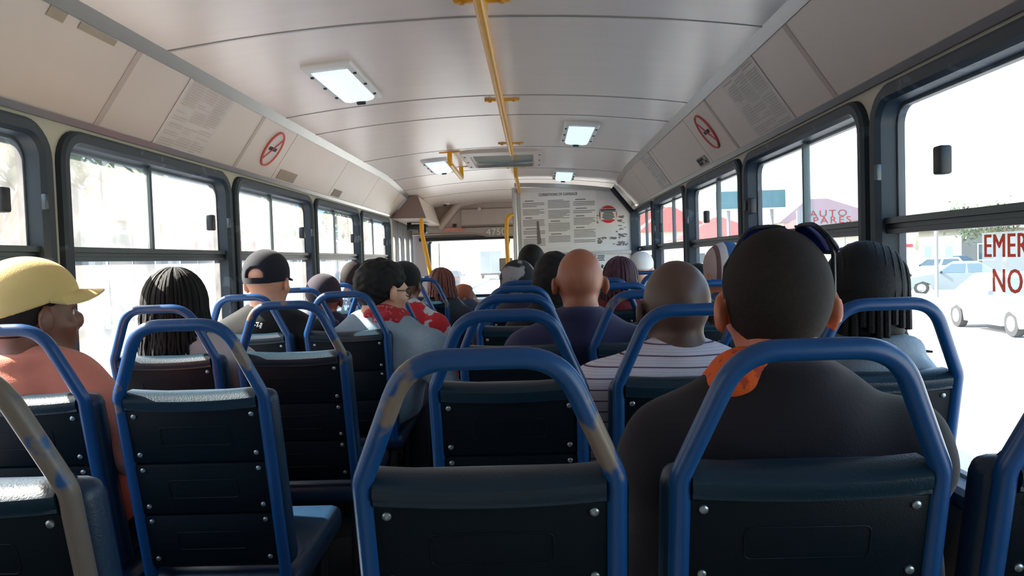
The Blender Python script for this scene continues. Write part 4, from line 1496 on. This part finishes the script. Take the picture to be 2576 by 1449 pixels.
# man in the aisle seat: grey sweater, red scarf, glasses
p = Person('person with swept black hair, glasses, red scarf and grey sweater', HP(962, 652, 3.24, hair=0.018), (XL['aisle'] + 0.07, row(3)), yaw=R(-48), pitch=R(-6), body_yaw=R(-14), skin_m=SK_LIGHT,
           top=mat('heather grey knit', srgb(134, 152, 164), 0.85, var=0.14, scale=60, bump=0.3, bscale=200, stretch=(1, 1, 3)), bulk=1.15, shoulder=0.185, arms='aisle', size=1.03)
f = p.hfield()
p.skull(f, 0.012)
f.ell(*p._h((0, -0.005, 0.078), (0.066, 0.075, 0.045)), M=p.Rh, k=0.03)
f.ell(*p._h((0, -0.05, 0.03), (0.082, 0.075, 0.09)), M=p.Rh, k=0.03)
f.wave(0.003, 110, 1)
f.cut(p._w((0, 0.02, 0.005)), p.Rh @ Vector((0, 0.9, -1)))
for k in (-1, 1):
    f.ell(*p._h((k * 0.095, 0.015, -0.012), (0.03, 0.03, 0.04)), M=p.Rh, k=0.01, op='sub')
obj('hair', f.mesh('hair', p.org), M_hair, p.o)
g = MB()
T = lambda v: p._w(v) - p.org
for k in (-1, 1):
    g.tube([T((k * 0.033 + 0.024 * math.cos(a), 0.104 - 0.01 * abs(math.cos(a)), 0.0 + 0.017 * math.sin(a))) for a in [i * math.pi / 8 for i in range(16)]], 0.002, 5, closed=True)
    g.tube([T((k * 0.058, 0.096, 0.006)), T((k * 0.078, 0.06, 0.006)), T((k * 0.086, 0.0, 0.004))], 0.0025, 5)
g.tube([T((-0.01, 0.106, 0.004)), T((0.01, 0.106, 0.004))], 0.002, 5)
g.build('glasses', M_black, p.o)
f = Field(p.N - Vector((0.2, 0.2, 0.12)), p.N + Vector((0.2, 0.2, 0.16)), 0.007)
p._ring(f, p.N + Vector((0.01, 0.015, 0.045)), 0.070, 0.066, 0.022, 0.3)
p._ring(f, p.N + Vector((0.012, 0.018, 0.012)), 0.088, 0.080, 0.026, 0.3)
f.ell(p.N + Vector((0.01, -0.065, -0.03)), (0.085, 0.03, 0.05), k=0.03)
f.wave(0.005, 70, 5)
obj('scarf', f.mesh('scarf', p.org), mat('red bandana cloth', srgb(170, 32, 40), 0.8, scale=50, col2=srgb(196, 110, 116), thr=0.60, bump=0.3), p.o)

# further up the left side
p = Person('person in a dark rounded cap and navy jersey on the left', HP(812, 690, 3.95, hair=0.016), (XL['window'] + 0.03, row(4)), yaw=R(10), skin_m=SK_BROWN, top=cloth('navy jersey', srgb(30, 36, 58)), res=0.011, shoulder=0.16)
p.cap(cloth('plum cap', srgb(46, 40, 52)), True, tilt=0.0, t=0.012, edge=-0.012)
c = at(874, 762, 3.86)
p = Person('person with short dark hair and blue collar by the left window', HP(890, 653, 4.64), (XL['window'] + 0.03, row(5)), yaw=R(-10), skin_m=SK_BROWN, top=mat('light blue print shirt', srgb(44, 62, 92), 0.8, scale=30, col2=srgb(150, 190, 204), thr=0.55, bump=0.2), collar=0.018, res=0.012, size=0.92)
p.crop(M_haircrop, 0.005)
p = Person('person in a dark cap and red and white top beside the aisle', HP(1016, 655, 3.98, hair=0.016), (XL['aisle'] + 0.05, row(4)), yaw=R(-14), skin_m=SK_BROWN, top=mat('red and white top', srgb(208, 40, 48), 0.8, scale=9, col2=srgb(214, 210, 214), thr=0.52, bump=0.2), res=0.011, shoulder=0.16, size=0.95)
p.cap(cloth('black peak cap', srgb(26, 26, 30)), True, tilt=0.0, t=0.012, edge=0.0)
p = Person('person with chunky reddish brown braids near the front', HP(1110, 672, 5.36, hair=0.018), (XL['aisle'] + 0.07, row(6)), yaw=R(-12), skin_m=SK_WARM, top=cloth('dark grey', srgb(50, 52, 60)), res=0.012, shoulder=0.15, size=0.94)
f = p.hfield(0.2, 0.008)
p.skull(f, 0.010)
f.cut(p._w((0, 0.04, 0)), p.Rh @ Vector((0, 1, -0.4)))
M_auburn = mat('auburn braids', srgb(104, 54, 44), 0.6, var=0.3, scale=60, bump=0.4, bscale=300)
hm = obj('hair', f.mesh('hair', p.org), M_auburn, p.o)
p.strands(M_auburn, 22, 0.013, 0.10, start=0.1, spread=0.2, grow=0.012, front=55, name='braid', parent=hm, seed=4)
p = Person('person with short ginger-brown hair far forward facing the doorway', HP(1168, 714, 6.1, hair=0.012, size=0.9), (XL['aisle'] + 0.17, row(7) - 0.02), yaw=R(-80), skin_m=SK_WARM, top=cloth('slate', srgb(60, 66, 84)), res=0.012, shoulder=0.14, size=0.9)
f = p.hfield(0.2, 0.008)
p.skull(f, 0.014)
f.cut(p._w((0, 0.03, 0)), p.Rh @ Vector((0, 1, -0.5)))
obj('hair', f.mesh('hair', p.org), mat('ginger brown hair', srgb(150, 74, 44), 0.6, var=0.3, scale=60, bump=0.3), p.o)

# further up the right side
p = Person('person in a black and grey knitted beanie on the right', HP(1303, 655, 3.96, hair=0.018), (XR['aisle'], row(4)), yaw=R(-12), skin_m=SK_BROWN, top=cloth('dark plum', srgb(52, 46, 60)), res=0.011)
M_beanie = mat('black and grey beanie', srgb(30, 30, 38), 0.9, scale=6, col2=srgb(150, 148, 152), thr=0.53, bump=0.4, bscale=200)
p.cap(M_beanie, False, t=0.014, edge=-0.045, tilt=0.0, name='beanie', button=False)
p = Person('person with short black hair sitting tall before the partition', HP(1336, 616, 5.40, hair=0.014), (XR['aisle'], row(6)), skin_m=SK_BROWN, top=cloth('black coat', srgb(24, 24, 30)), res=0.012, size=1.05)
f = p.hfield(0.2, 0.008)
p.skull(f, 0.014)
f.cut(p._w((0, 0.03, 0)), p.Rh @ Vector((0, 1, -0.6)))
obj('hair', f.mesh('hair', p.org), M_hair, p.o)
p = Person('person with long loose black hair behind the tan bald head', HP(1392, 630, 3.30, hair=0.018), (0.27, row(3)), yaw=R(5), skin_m=SK_BROWN, top=cloth('black knit', srgb(26, 26, 32)), res=0.011, shoulder=0.15)
f = p.hfield(0.34, 0.008)
p.skull(f, 0.016)
f.ell(*p._h((0, -0.03, -0.10), (0.10, 0.07, 0.17)), M=p.Rh, k=0.05)
f.cut(p._w((0, 0.05, 0)), p.Rh @ Vector((0, 1, -0.2)))
f.wave(0.002, 90, 4)
obj('hair', f.mesh('hair', p.org), M_hair, p.o)
p = Person('person with short dark red braids and a red scarf', HP(1561, 642, 3.96, hair=0.016), (XR['middle'] + 0.08, row(4)), yaw=R(-24), skin_m=SK_BROWN, top=mat('red knit', srgb(122, 34, 46), 0.85, scale=30, bump=0.3), res=0.011, shoulder=0.15, size=0.92)
f = p.hfield(0.2, 0.008)
p.skull(f, 0.010)
f.cut(p._w((0, 0.04, 0)), p.Rh @ Vector((0, 1, -0.4)))
M_wine = mat('wine red braids', srgb(70, 32, 46), 0.5, var=0.4, scale=60, bump=0.4, bscale=300)
hm = obj('hair', f.mesh('hair', p.org), M_wine, p.o)
p.strands(M_wine, 34, 0.009, 0.11, start=0.06, spread=0.2, grow=0.012, front=55, name='braid', parent=hm, seed=9)
p = Person('person in a white cap near the partition on the right', HP(1613, 630, 5.40, hair=0.016), (XR['window'], row(6)), yaw=R(-30), skin_m=SK_LIGHT, top=cloth('pale blue', srgb(150, 160, 176)), res=0.012, size=0.92)
p.cap(cloth('white cap', srgb(216, 212, 210)), True, tilt=0.0, t=0.012, edge=0.002)
p = Person('person in a striped brown, white and blue beanie by the right window', HP(1826, 611, 3.26, hair=0.02), (XR['window'] + 0.02, row(3)), yaw=R(20), skin_m=SK_TAN, top=cloth('blue jacket', srgb(52, 78, 112)), hood=True, res=0.010, shoulder=0.155)
M_knit = mat('striped beanie', srgb(190, 182, 180), 0.9, bump=0.4, bscale=220)
n_, l_ = M_knit.node_tree.nodes, M_knit.node_tree.links
tc_ = n_.new('ShaderNodeTexCoord'); sp_ = n_.new('ShaderNodeSeparateXYZ'); cr_ = n_.new('ShaderNodeValToRGB'); mp_ = n_.new('ShaderNodeMapRange')
l_.new(tc_.outputs['Object'], sp_.inputs[0]); l_.new(sp_.outputs['X'], mp_.inputs['Value'])
hx0 = (p.head - p.org).x
mp_.inputs['From Min'].default_value = hx0 - 0.1; mp_.inputs['From Max'].default_value = hx0 + 0.1
cr_.color_ramp.interpolation = 'CONSTANT'
cr_.color_ramp.elements[0].color = srgb(196, 176, 172)
cr_.color_ramp.elements[1].position = 0.2; cr_.color_ramp.elements[1].color = srgb(120, 90, 90)
for pos, col in ((0.28, srgb(214, 208, 206)), (0.42, srgb(52, 96, 140)), (0.62, srgb(222, 214, 212)), (0.76, srgb(96, 60, 66))):
    e = cr_.color_ramp.elements.new(pos); e.color = col
l_.new(mp_.outputs[0], cr_.inputs[0]); l_.new(cr_.outputs[0], n_['Principled BSDF'].inputs['Base Color'])
p.cap(M_knit, False, t=0.016, edge=-0.035, tilt=0.1, name='beanie', button=False)
p = Person('person with short dark hair low beside the right window', HP(1756, 657, 3.96, hair=0.008), (XR['window'] - 0.02, row(4)), yaw=R(0), skin_m=SK_DARK, top=cloth('deep blue', srgb(34, 44, 66)), res=0.012, size=0.92)
p.crop(M_hair, 0.008)

# ------------------------------------------------------------------ outside
ZG = -1.0
M_asph = mat('sunlit asphalt', srgb(166, 165, 163), 0.85, var=0.12, scale=3, bump=0.1)
M_pave = mat('pale pavement', srgb(188, 186, 180), 0.85, var=0.1, scale=2)
M_earth = mat('dry verge', srgb(170, 166, 140), 0.9, var=0.2, scale=1)
tag(MB().box(-300, 300, -120, 420, ZG - 0.4, ZG - 0.2).build('ground', M_earth), 'dry pale ground stretching away around the road', 'ground', kind='structure')
tag(MB().box(-4.6, 13.2, -60, 300, ZG - 0.2, ZG).build('road', M_asph), 'sunlit asphalt road beside the bus', 'road', kind='structure')
tag(MB().box(-9.0, -4.6, -60, 300, ZG - 0.2, ZG + 0.14).build('pavement', M_pave), 'pale pavement left of the bus', 'pavement', kind='structure')
tag(MB().box(13.2, 16.5, -60, 300, ZG - 0.2, ZG + 0.14).build('pavement', M_pave), 'pale pavement across the road on the right', 'pavement', kind='structure')
M_line = mat('white road paint', srgb(235, 235, 230), 0.7)
tag(MB().box(4.74, 4.88, -10, 120, ZG, ZG + 0.006).build('lane_line', M_line), 'long solid white lane line on the road', 'road marking')
for k in range(4):
    y = 13.6 + 6 * k
    tag(MB().box(8.15, 8.29, y, y + 2.2, ZG, ZG + 0.006).build('lane_dash', M_line), '%s white lane dash across the road from the bus' % ['nearest', 'second', 'third', 'fourth'][k], 'road marking', 'white lane dashes')

M_cglass = mat('car window', srgb(70, 86, 96), 0.08, spec=0.8)
M_tyre = mat('tyre', srgb(36, 36, 38), 0.8)
M_hub = mat('wheel hub', srgb(180, 182, 186), 0.3, 0.7)
M_lamp = mat('headlamp', srgb(200, 214, 224), 0.1)
M_tail = mat('tail lamp', srgb(190, 40, 40), 0.25)


def car(x, y, rz, paint, label, kind='sedan', z=ZG):
    o = tag(empty('car' if kind != 'pickup' else 'pickup_truck', (x, y, z), rz), label, 'car', 'vehicles outside')
    W = 0.84
    prof = [(-2.1, 0.30), (-2.16, 0.55), (-2.05, 0.86), (-1.35, 0.95), (0.75, 0.93), (1.5, 0.82), (2.08, 0.66), (2.16, 0.45), (2.1, 0.26), (1.72, 0.22), (1.62, 0.48), (1.30, 0.60), (0.98, 0.48), (0.90, 0.22), (-0.95, 0.22), (-1.04, 0.48), (-1.36, 0.60), (-1.68, 0.48), (-1.78, 0.24)]
    cen = Vector((0, 0.6))
    b = MB()
    rings = []
    for fx, sc in ((-W, 0.955), (-W * 0.97, 0.985), (-W * 0.9, 1.0), (W * 0.9, 1.0), (W * 0.97, 0.985), (W, 0.955)):
        rings.append([(fx, py * sc, 0.6 + (pz - 0.6) * (sc if pz > 0.6 else 1)) for py, pz in prof])
    for A, B in zip(rings[:-1], rings[1:]):
        b.loops(A, B)
    b.add(rings[0], [tuple(range(len(prof)))]); b.add(rings[-1], [tuple(range(len(prof)))])
    b.build('body', paint, o)
    lo = {'sedan': (-1.65, 0.85), 'hatch': (-2.0, 0.85), 'pickup': (-0.35, 0.95)}[kind]
    hi = {'sedan': (-0.95, 0.15), 'hatch': (-1.75, 0.15), 'pickup': (-0.25, 0.3)}[kind]
    zb, zt, wb, wt = 0.90, 1.42 if kind != 'pickup' else 1.6, 0.80, 0.62
    c = MB()
    lp = lambda yy, w, z_: [(-w, yy[0], z_), (w, yy[0], z_), (w, yy[1], z_), (-w, yy[1], z_)]
    A, B, T_ = lp(lo, wb, zb), lp(hi, wt, zt - 0.06), lp((hi[0] + 0.08, hi[1] - 0.1), wt - 0.06, zt)
    c.loops(A, B); c.loops(B, T_); c.add(T_, [(0, 1, 2, 3)])
    c.build('cabin', paint, o)
    for i in range(4):
        P = [Vector(A[i]), Vector(A[(i + 1) % 4]), Vector(B[(i + 1) % 4]), Vector(B[i])]
        n = (P[1] - P[0]).cross(P[3] - P[0]).normalized()
        cc = sum(P, Vector()) / 4
        if n.dot(cc - Vector((0, (lo[0] + lo[1]) / 2, 1.1))) < 0:
            n = -n
        for u0, u1 in (((0.06, 0.94),) if i in (0, 2) else ((0.06, 0.47), (0.53, 0.94))):
            e = lambda u, v: (P[0] * (1 - u) + P[1] * u) * (1 - v) + (P[3] * (1 - u) + P[2] * u) * v + n * 0.008
            MB().add([e(u0, 0.1), e(u1, 0.1), e(u1, 0.92), e(u0, 0.92)], [(0, 1, 2, 3)]).build('window_pane', M_cglass, o)
    for wy in (-1.36, 1.30):
        for sx in (-1, 1):
            M = Matrix.Translation((sx * 0.74, wy, 0.31)) @ Matrix.Rotation(R(90 * sx), 4, 'Y')
            w = MB().lathe([(0.20, -0.1), (0.30, -0.09), (0.31, 0.0), (0.30, 0.09), (0.20, 0.1)], 20, M).build('wheel', M_tyre, o)
            MB().lathe([(0.19, 0.09), (0.17, 0.105), (0.05, 0.11)], 14, M).build('hub', M_hub, w)
    for sx in (-1, 1):
        MB().rbox((sx * 0.60, 2.06, 0.60), (0.34, 0.14, 0.14), 0.04).build('headlamp', M_lamp, o)
        MB().rbox((sx * 0.62, -2.06, 0.72), (0.28, 0.1, 0.16), 0.03).build('tail_lamp', M_tail, o)
        MB().rbox((sx * 0.90, 0.55, 0.98), (0.12, 0.1, 0.12), 0.04).build('side_mirror', M_black, o)
    MB().box(-0.4, 0.4, 2.10, 2.17, 0.34, 0.48).build('grille', M_black, o)
    if kind == 'pickup':
        MB().box(-0.78, 0.78, -2.06, -0.42, 0.90, 0.93).build('tray', M_black, o)
        for sx in (-1, 1):
            MB().box(*sorted((sx * 0.74, sx * 0.80)), -2.08, -0.40, 0.9, 1.12).build('tray_side', paint, o)
        MB().box(-0.76, 0.76, -2.10, -2.04, 0.9, 1.12).build('tailgate', paint, o)
    return o


P_white = mat('white car paint', srgb(236, 236, 238), 0.25, var=0.02, coat=0.5)
P_silver = mat('silver car paint', srgb(120, 130, 140), 0.3, 0.5, var=0.03)
P_blue = mat('blue grey car paint', srgb(84, 112, 132), 0.3, 0.3, var=0.03)
P_dark = mat('dark car paint', srgb(70, 84, 96), 0.3, 0.2, var=0.03)
P_redc = mat('red car paint', srgb(170, 60, 56), 0.3, var=0.03)
car(11.95, 19.2, R(176), P_white, 'white sedan coming towards the bus on the far lane')
car(18.6, 34.5, R(64), P_silver, 'silver sedan parked behind the sign post across the road')
car(24.0, 48.0, R(80), P_white, 'white hatchback parked deep in the lot under the arrow sign', 'hatch')
car(28.0, 53.0, R(100), P_dark, 'dark sedan parked at the back of the lot')
car(33.5, 49.0, R(70), P_blue, 'blue-grey hatchback parked at the edge of the lot', 'hatch')
car(16.0, 58.0, R(10), P_white, 'white pickup parked outside the spares shop', 'pickup')
car(15.3, 40.0, R(178), P_silver, 'silver hatchback parked along the far kerb', 'hatch')
car(-1.2, 70.0, R(4), P_blue, 'blue-grey pickup ahead of the bus on the road', 'pickup')
tk = tag(empty('delivery_truck', (-4.6, 86, ZG), R(3)), 'pale box truck far ahead of the bus', 'truck', 'vehicles outside')
MB().rbox((0, -1.0, 1.95), (2.4, 4.6, 2.5), 0.08).build('box_body', mat('pale blue truck box', srgb(176, 206, 220), 0.4), tk)
MB().rbox((0, 2.3, 1.45), (2.2, 1.7, 1.9), 0.25, 3).build('cab', P_white, tk)
for sx in (-1, 1):
    MB().box(*sorted((sx * 0.04, sx * 1.1)), -3.36, -3.30, 0.8, 3.05).build('rear_door', P_silver, tk)
    MB().rbox((sx * 0.95, -3.36, 0.62), (0.32, 0.08, 0.16), 0.03).build('tail_lamp', M_tail, tk)
    for wy in (-2.1, 2.2):
        MB().lathe([(0.25, -0.14), (0.42, -0.12), (0.42, 0.12), (0.25, 0.14)], 18, Matrix.Translation((sx * 0.95, wy, 0.42)) @ Matrix.Rotation(R(90), 4, 'Y')).build('wheel', M_tyre, tk)
MB().box(-1.15, 1.15, -3.4, -3.28, 0.5, 0.72).build('bumper', M_black, tk)
car(-6.4, 62.0, R(0), P_dark, 'dark hatchback ahead at the left kerb', 'hatch')
car(0.8, 75.0, R(178), P_white, 'white hatchback far ahead on the road', 'hatch')
car(-7.0, 22.0, R(0), P_white, 'white sedan parked on the left pavement edge')

M_redroof = mat('red roof sheet', srgb(116, 44, 38), 0.7, var=0.06)
M_mauve = mat('mauve grey roof sheet', srgb(78, 64, 72), 0.7, var=0.06)
M_plaster = mat('white plaster', srgb(176, 172, 166), 0.8, var=0.04)
M_grey = mat('grey concrete', srgb(122, 122, 122), 0.85, var=0.08, scale=2)


def house(x, y, w, d, h, rh, roofm, wallm, label, rz=0.0, gable=False, zbase=ZG):
    o = tag(empty('house', (x, y, zbase), rz), label, 'house', 'houses across the road')
    MB().box(-w / 2, w / 2, -d / 2, d / 2, 0, h).build('wall', wallm, o)
    e = 0.5
    A = [(-w / 2 - e, -d / 2 - e, h), (w / 2 + e, -d / 2 - e, h), (w / 2 + e, d / 2 + e, h), (-w / 2 - e, d / 2 + e, h)]
    k = 0.0 if gable else min(w, d) * 0.45
    B = [(-w / 2 - (e if gable else 0) + k, 0, h + rh), (w / 2 + (e if gable else 0) - k, 0, h + rh)]
    MB().add(A + B, [(0, 1, 5, 4), (2, 3, 4, 5), (1, 2, 5), (3, 0, 4), (3, 2, 1, 0)]).build('roof', roofm, o)
    for i in range(max(2, int(w / 3))):
        cx = -w / 2 + w * (i + 0.5) / max(2, int(w / 3))
        f_ = MB().box(cx - 0.6, cx + 0.6, -d / 2 - 0.05, -d / 2, 1.0, 2.2).build('window', M_white, o)
        MB().box(cx - 0.52, cx + 0.52, -d / 2 - 0.07, -d / 2 - 0.04, 1.08, 2.12).build('pane', M_cglass, f_)
    for i in range(max(2, int(d / 3))):
        cy = -d / 2 + d * (i + 0.5) / max(2, int(d / 3))
        f_ = MB().box(-w / 2 - 0.05, -w / 2, cy - 0.6, cy + 0.6, 1.0, 2.2).build('window', M_white, o)
        MB().box(-w / 2 - 0.07, -w / 2 - 0.04, cy - 0.52, cy + 0.52, 1.08, 2.12).build('pane', M_cglass, f_)
    return o


house(27, 74, 9, 8, 4.6, 2.3, M_mauve, M_plaster, 'long house with a mauve roof behind the spares sign')
house(20.5, 86, 9, 9, 3.6, 2.4, M_redroof, M_plaster, 'white house with a red roof below the big billboard')
house(18.5, 104, 9, 9, 5.0, 3.4, M_redroof, M_plaster, 'tall white house with red roof further up the street')
house(18.5, 122, 10, 10, 6.5, 4.2, M_redroof, M_grey, 'grey house with steep red roof at the street end')
house(35, 58, 10, 6, 3.2, 0.8, M_grey, M_grey, 'low grey shed behind the parked cars', gable=True)

house(20.0, 55, 5, 5, 3.1, 1.8, M_redroof, M_plaster, 'small house with red roof beside the spares sign')
bb = at(1888, 502, 62)
B0, B1 = at(1797, 531, 62), at(1978, 473, 62)
bo = tag(empty('billboard', (bb.x, bb.y, ZG)), 'large blank blue-grey billboard above the roofs', 'billboard')
w, z0_, z1_ = (B1.x - B0.x) / 2, B0.z - ZG, B1.z - ZG
MB().box(-w, w, 0, 0.3, z0_, z1_).build('panel', mat('blue grey billboard', srgb(66, 108, 118), 0.6), bo)
MB().loops([(-w, -0.05, z0_), (w, -0.05, z0_), (w, -0.05, z1_), (-w, -0.05, z1_)], [(-w + 0.12, -0.05, z0_ + 0.12), (w - 0.12, -0.05, z0_ + 0.12), (w - 0.12, -0.05, z1_ - 0.12), (-w + 0.12, -0.05, z1_ - 0.12)]).build('border', M_white, bo)
for sx in (-0.6, 0.6):
    MB().tube([(w * sx, 0.2, 0), (w * sx, 0.2, z0_ + 0.3)], 0.14, 10).build('post', M_grey, bo)

A0, A1 = at(2006, 568, 45), at(2140, 525, 45)
so = tag(empty('shop_sign', ((A0.x + A1.x) / 2, 45, ZG)), 'white auto spares shop sign with pale red letters', 'sign')
sw, sz0, sz1 = (A1.x - A0.x) / 2, A0.z - ZG, A1.z - ZG
MB().box(-sw, sw, 0, 0.15, sz0, sz1).build('board', mat('sign white', srgb(132, 132, 138), 0.7), so)
M_fred = mat('pale red letters', srgb(140, 10, 30), 0.6)
sh_ = sz1 - sz0
for txt, zf in (('AUTO', 0.72), ('SPARES', 0.28)):
    lettering(txt, sh_ * 0.62, M_fred, so, frame_m((0.25, -0.02, sz0 + sh_ * zf), (1, 0, 0), (0, 0, 1)), space=1.25, sx=1.25)
MB().box(-sw, sw * 0.8, 0.0, 0.12, sz0 - 0.36, sz0 - 0.05).build('lower_strip', mat('pale blue strip', srgb(190, 204, 216), 0.6), so)
for sx in (-0.8, 0.8):
    MB().tube([(sw * sx, 0.2, 0), (sw * sx, 0.2, sz1)], 0.07, 8).build('post', M_grey, so)

# sign post with a red arrow, across the road
sp = at(2357, 752, 30.5)
po = tag(MB().tube([(sp.x, sp.y, ZG), (sp.x, sp.y, at(2355, 578, 30.5).z)], 0.07, 10).build('sign_post', M_grey), 'plain grey post standing by the far pavement', 'post')
a0, a1 = at(2262, 656, 29), at(2302, 588, 29)
ar = tag(MB().box(a0.x, a1.x, 29, 29.06, a0.z, a1.z).build('arrow_sign', M_white), 'white board with a red arrow across the road', 'sign')
c = at(2282, 618, 28.98)
MB().prism([(c.x + dx, 28.985, c.z + dz) for dx, dz in ((-0.24, 0), (-0.05, 0.15), (-0.05, 0.06), (0.22, 0.06), (0.22, -0.06), (-0.05, -0.06), (-0.05, -0.15))], (0, 0.01, 0)).build('arrow', M_red, ar)
MB().tube([((a0.x + a1.x) / 2, 29.1, ZG), ((a0.x + a1.x) / 2, 29.1, a0.z + 0.2)], 0.05, 8).build('post', M_grey, ar)


def tree(x, y, h, r, label, seed, col):
    rd = random.Random(seed)
    o = tag(empty('tree', (x, y, ZG)), label, 'tree', 'trees outside')
    t = MB().tube([(0, 0, 0), (0.1, 0.05, h * 0.35), (-0.05, 0, h * 0.62)], [0.18, 0.14, 0.08], 8)
    for k in range(6):
        a = k * 1.05
        t.tube([(0, 0, h * 0.42), (math.cos(a) * r * 0.5, math.sin(a) * r * 0.5, h * 0.66), (math.cos(a) * r * 0.75, math.sin(a) * r * 0.75, h * 0.80)], [0.07, 0.05, 0.02], 6)
    t.build('trunk', mat('bark', srgb(110, 96, 80), 0.9, bump=0.4), o)
    mb = MB()
    cl = [(rd.gauss(0, r * 0.42), rd.gauss(0, r * 0.42), h * 0.74 + rd.gauss(0, h * 0.10)) for _ in range(16)]
    for i in range(1500):
        c = rd.choice(cl)
        p_ = Vector((c[0] + rd.gauss(0, r * 0.2), c[1] + rd.gauss(0, r * 0.2), c[2] + rd.gauss(0, r * 0.17)))
        M = Matrix.Rotation(rd.uniform(0, 6.28), 3, 'Z') @ Matrix.Rotation(rd.uniform(-1.2, 1.2), 3, 'X')
        q = rd.uniform(0.10, 0.2)
        mb.add([p_ + M @ Vector(v) * q for v in ((0, -1, 0), (0.45, 0, 0.1), (0, 1, 0), (-0.45, 0, 0.1))], [(0, 1, 2, 3)])
    tag(mb.build('foliage', mat('leaves ' + label[:12], col, 0.7, var=0.3, scale=2), o), kind='stuff')
    return o


tree(28.5, 47.5, 5.2, 2.0, 'pale green tree behind the spares sign', 2, srgb(58, 78, 50))
tree(38, 47, 5.0, 1.8, 'small round tree beyond the parked cars', 3, srgb(50, 76, 50))
tree(-6.6, 9.6, 5.6, 1.3, 'leafy street tree outside the left windows', 5, srgb(96, 118, 88))
tree(-6.6, 30, 6.0, 1.4, 'street tree on the left further ahead', 6, srgb(120, 140, 100))


# left side of the street: a pale row of buildings
def shop(x, y0, y1, h, wallm, label, n, sign=None):
    o = tag(empty('building', (x, y0, ZG)), label, 'building', 'buildings on the left')
    d = y1 - y0
    MB().box(-6, 0, 0, d, 0, h).build('wall', wallm, o)
    MB().box(-6.1, 0.25, -0.1, d + 0.1, h, h + 0.25).build('parapet', M_plaster, o)
    for i in range(n):
        cy = d * (i + 0.5) / n
        bw = d / n * 0.32
        MB().box(0, 0.14, d * i / n - 0.12, d * i / n + 0.12, 0, h).build('pilaster', M_plaster, o)
        f_ = MB().box(0, 0.08, cy - bw, cy + bw, 0.9, h * 0.62).build('window', M_white, o)
        MB().box(0.05, 0.1, cy - bw + 0.1, cy - 0.04, 1.0, h * 0.62 - 0.1).build('pane', M_cglass, f_)
        MB().box(0.05, 0.1, cy + 0.04, cy + bw - 0.1, 1.0, h * 0.62 - 0.1).build('pane', M_cglass, f_)
    if sign:
        MB().box(0.05, 0.2, d * sign[0], d * sign[1], h * 0.66, h * 0.9).build('sign_band', sign[2], o)
    return o


M_pblue = mat('shop blue', srgb(110, 160, 196), 0.6)
M_pyel = mat('shop cream', srgb(196, 184, 150), 0.6)
M_drab = mat('weathered plaster', srgb(150, 148, 144), 0.85, var=0.15, scale=1.5)
M_drab2 = mat('grey rendered wall', srgb(120, 124, 126), 0.85, var=0.15, scale=1.5)
shop(-9.2, -14, 3.5, 5.2, M_drab, 'pale plaster building nearest on the left', 4)
shop(-9.4, 4.0, 15.5, 5.6, M_drab2, 'light grey building outside the left windows', 3)
shop(-9.2, 16.0, 30.0, 5.0, M_drab, 'white shop row on the left with a yellow band', 4, (0.05, 0.95, M_pyel))
shop(-9.3, 30.5, 60.0, 5.4, M_drab, 'long white shop row far along the left with a blue band', 7, (0.0, 1.0, M_pblue))
for k, (x, y, h) in enumerate(((-5.0, 6.2, 7.0), (-5.0, 17.5, 7.0), (-5.2, 33, 7.0))):
    lp_ = tag(MB().tube([(x, y, ZG), (x, y, ZG + h)], [0.09, 0.06], 10).build('lamp_post', M_grey), '%s grey lamp post on the left pavement' % ['nearest', 'middle', 'farthest'][k], 'lamp post', 'lamp posts on the left')
    MB().tube(fillet([(x, y, ZG + h), (x + 0.2, y, ZG + h + 0.5), (x + 1.2, y, ZG + h + 0.6)], 0.3), 0.04, 8).build('arm', M_grey, lp_)
    MB().rbox((x + 1.4, y, ZG + h + 0.58), (0.6, 0.22, 0.12), 0.04).build('lamp_head', M_white, lp_)
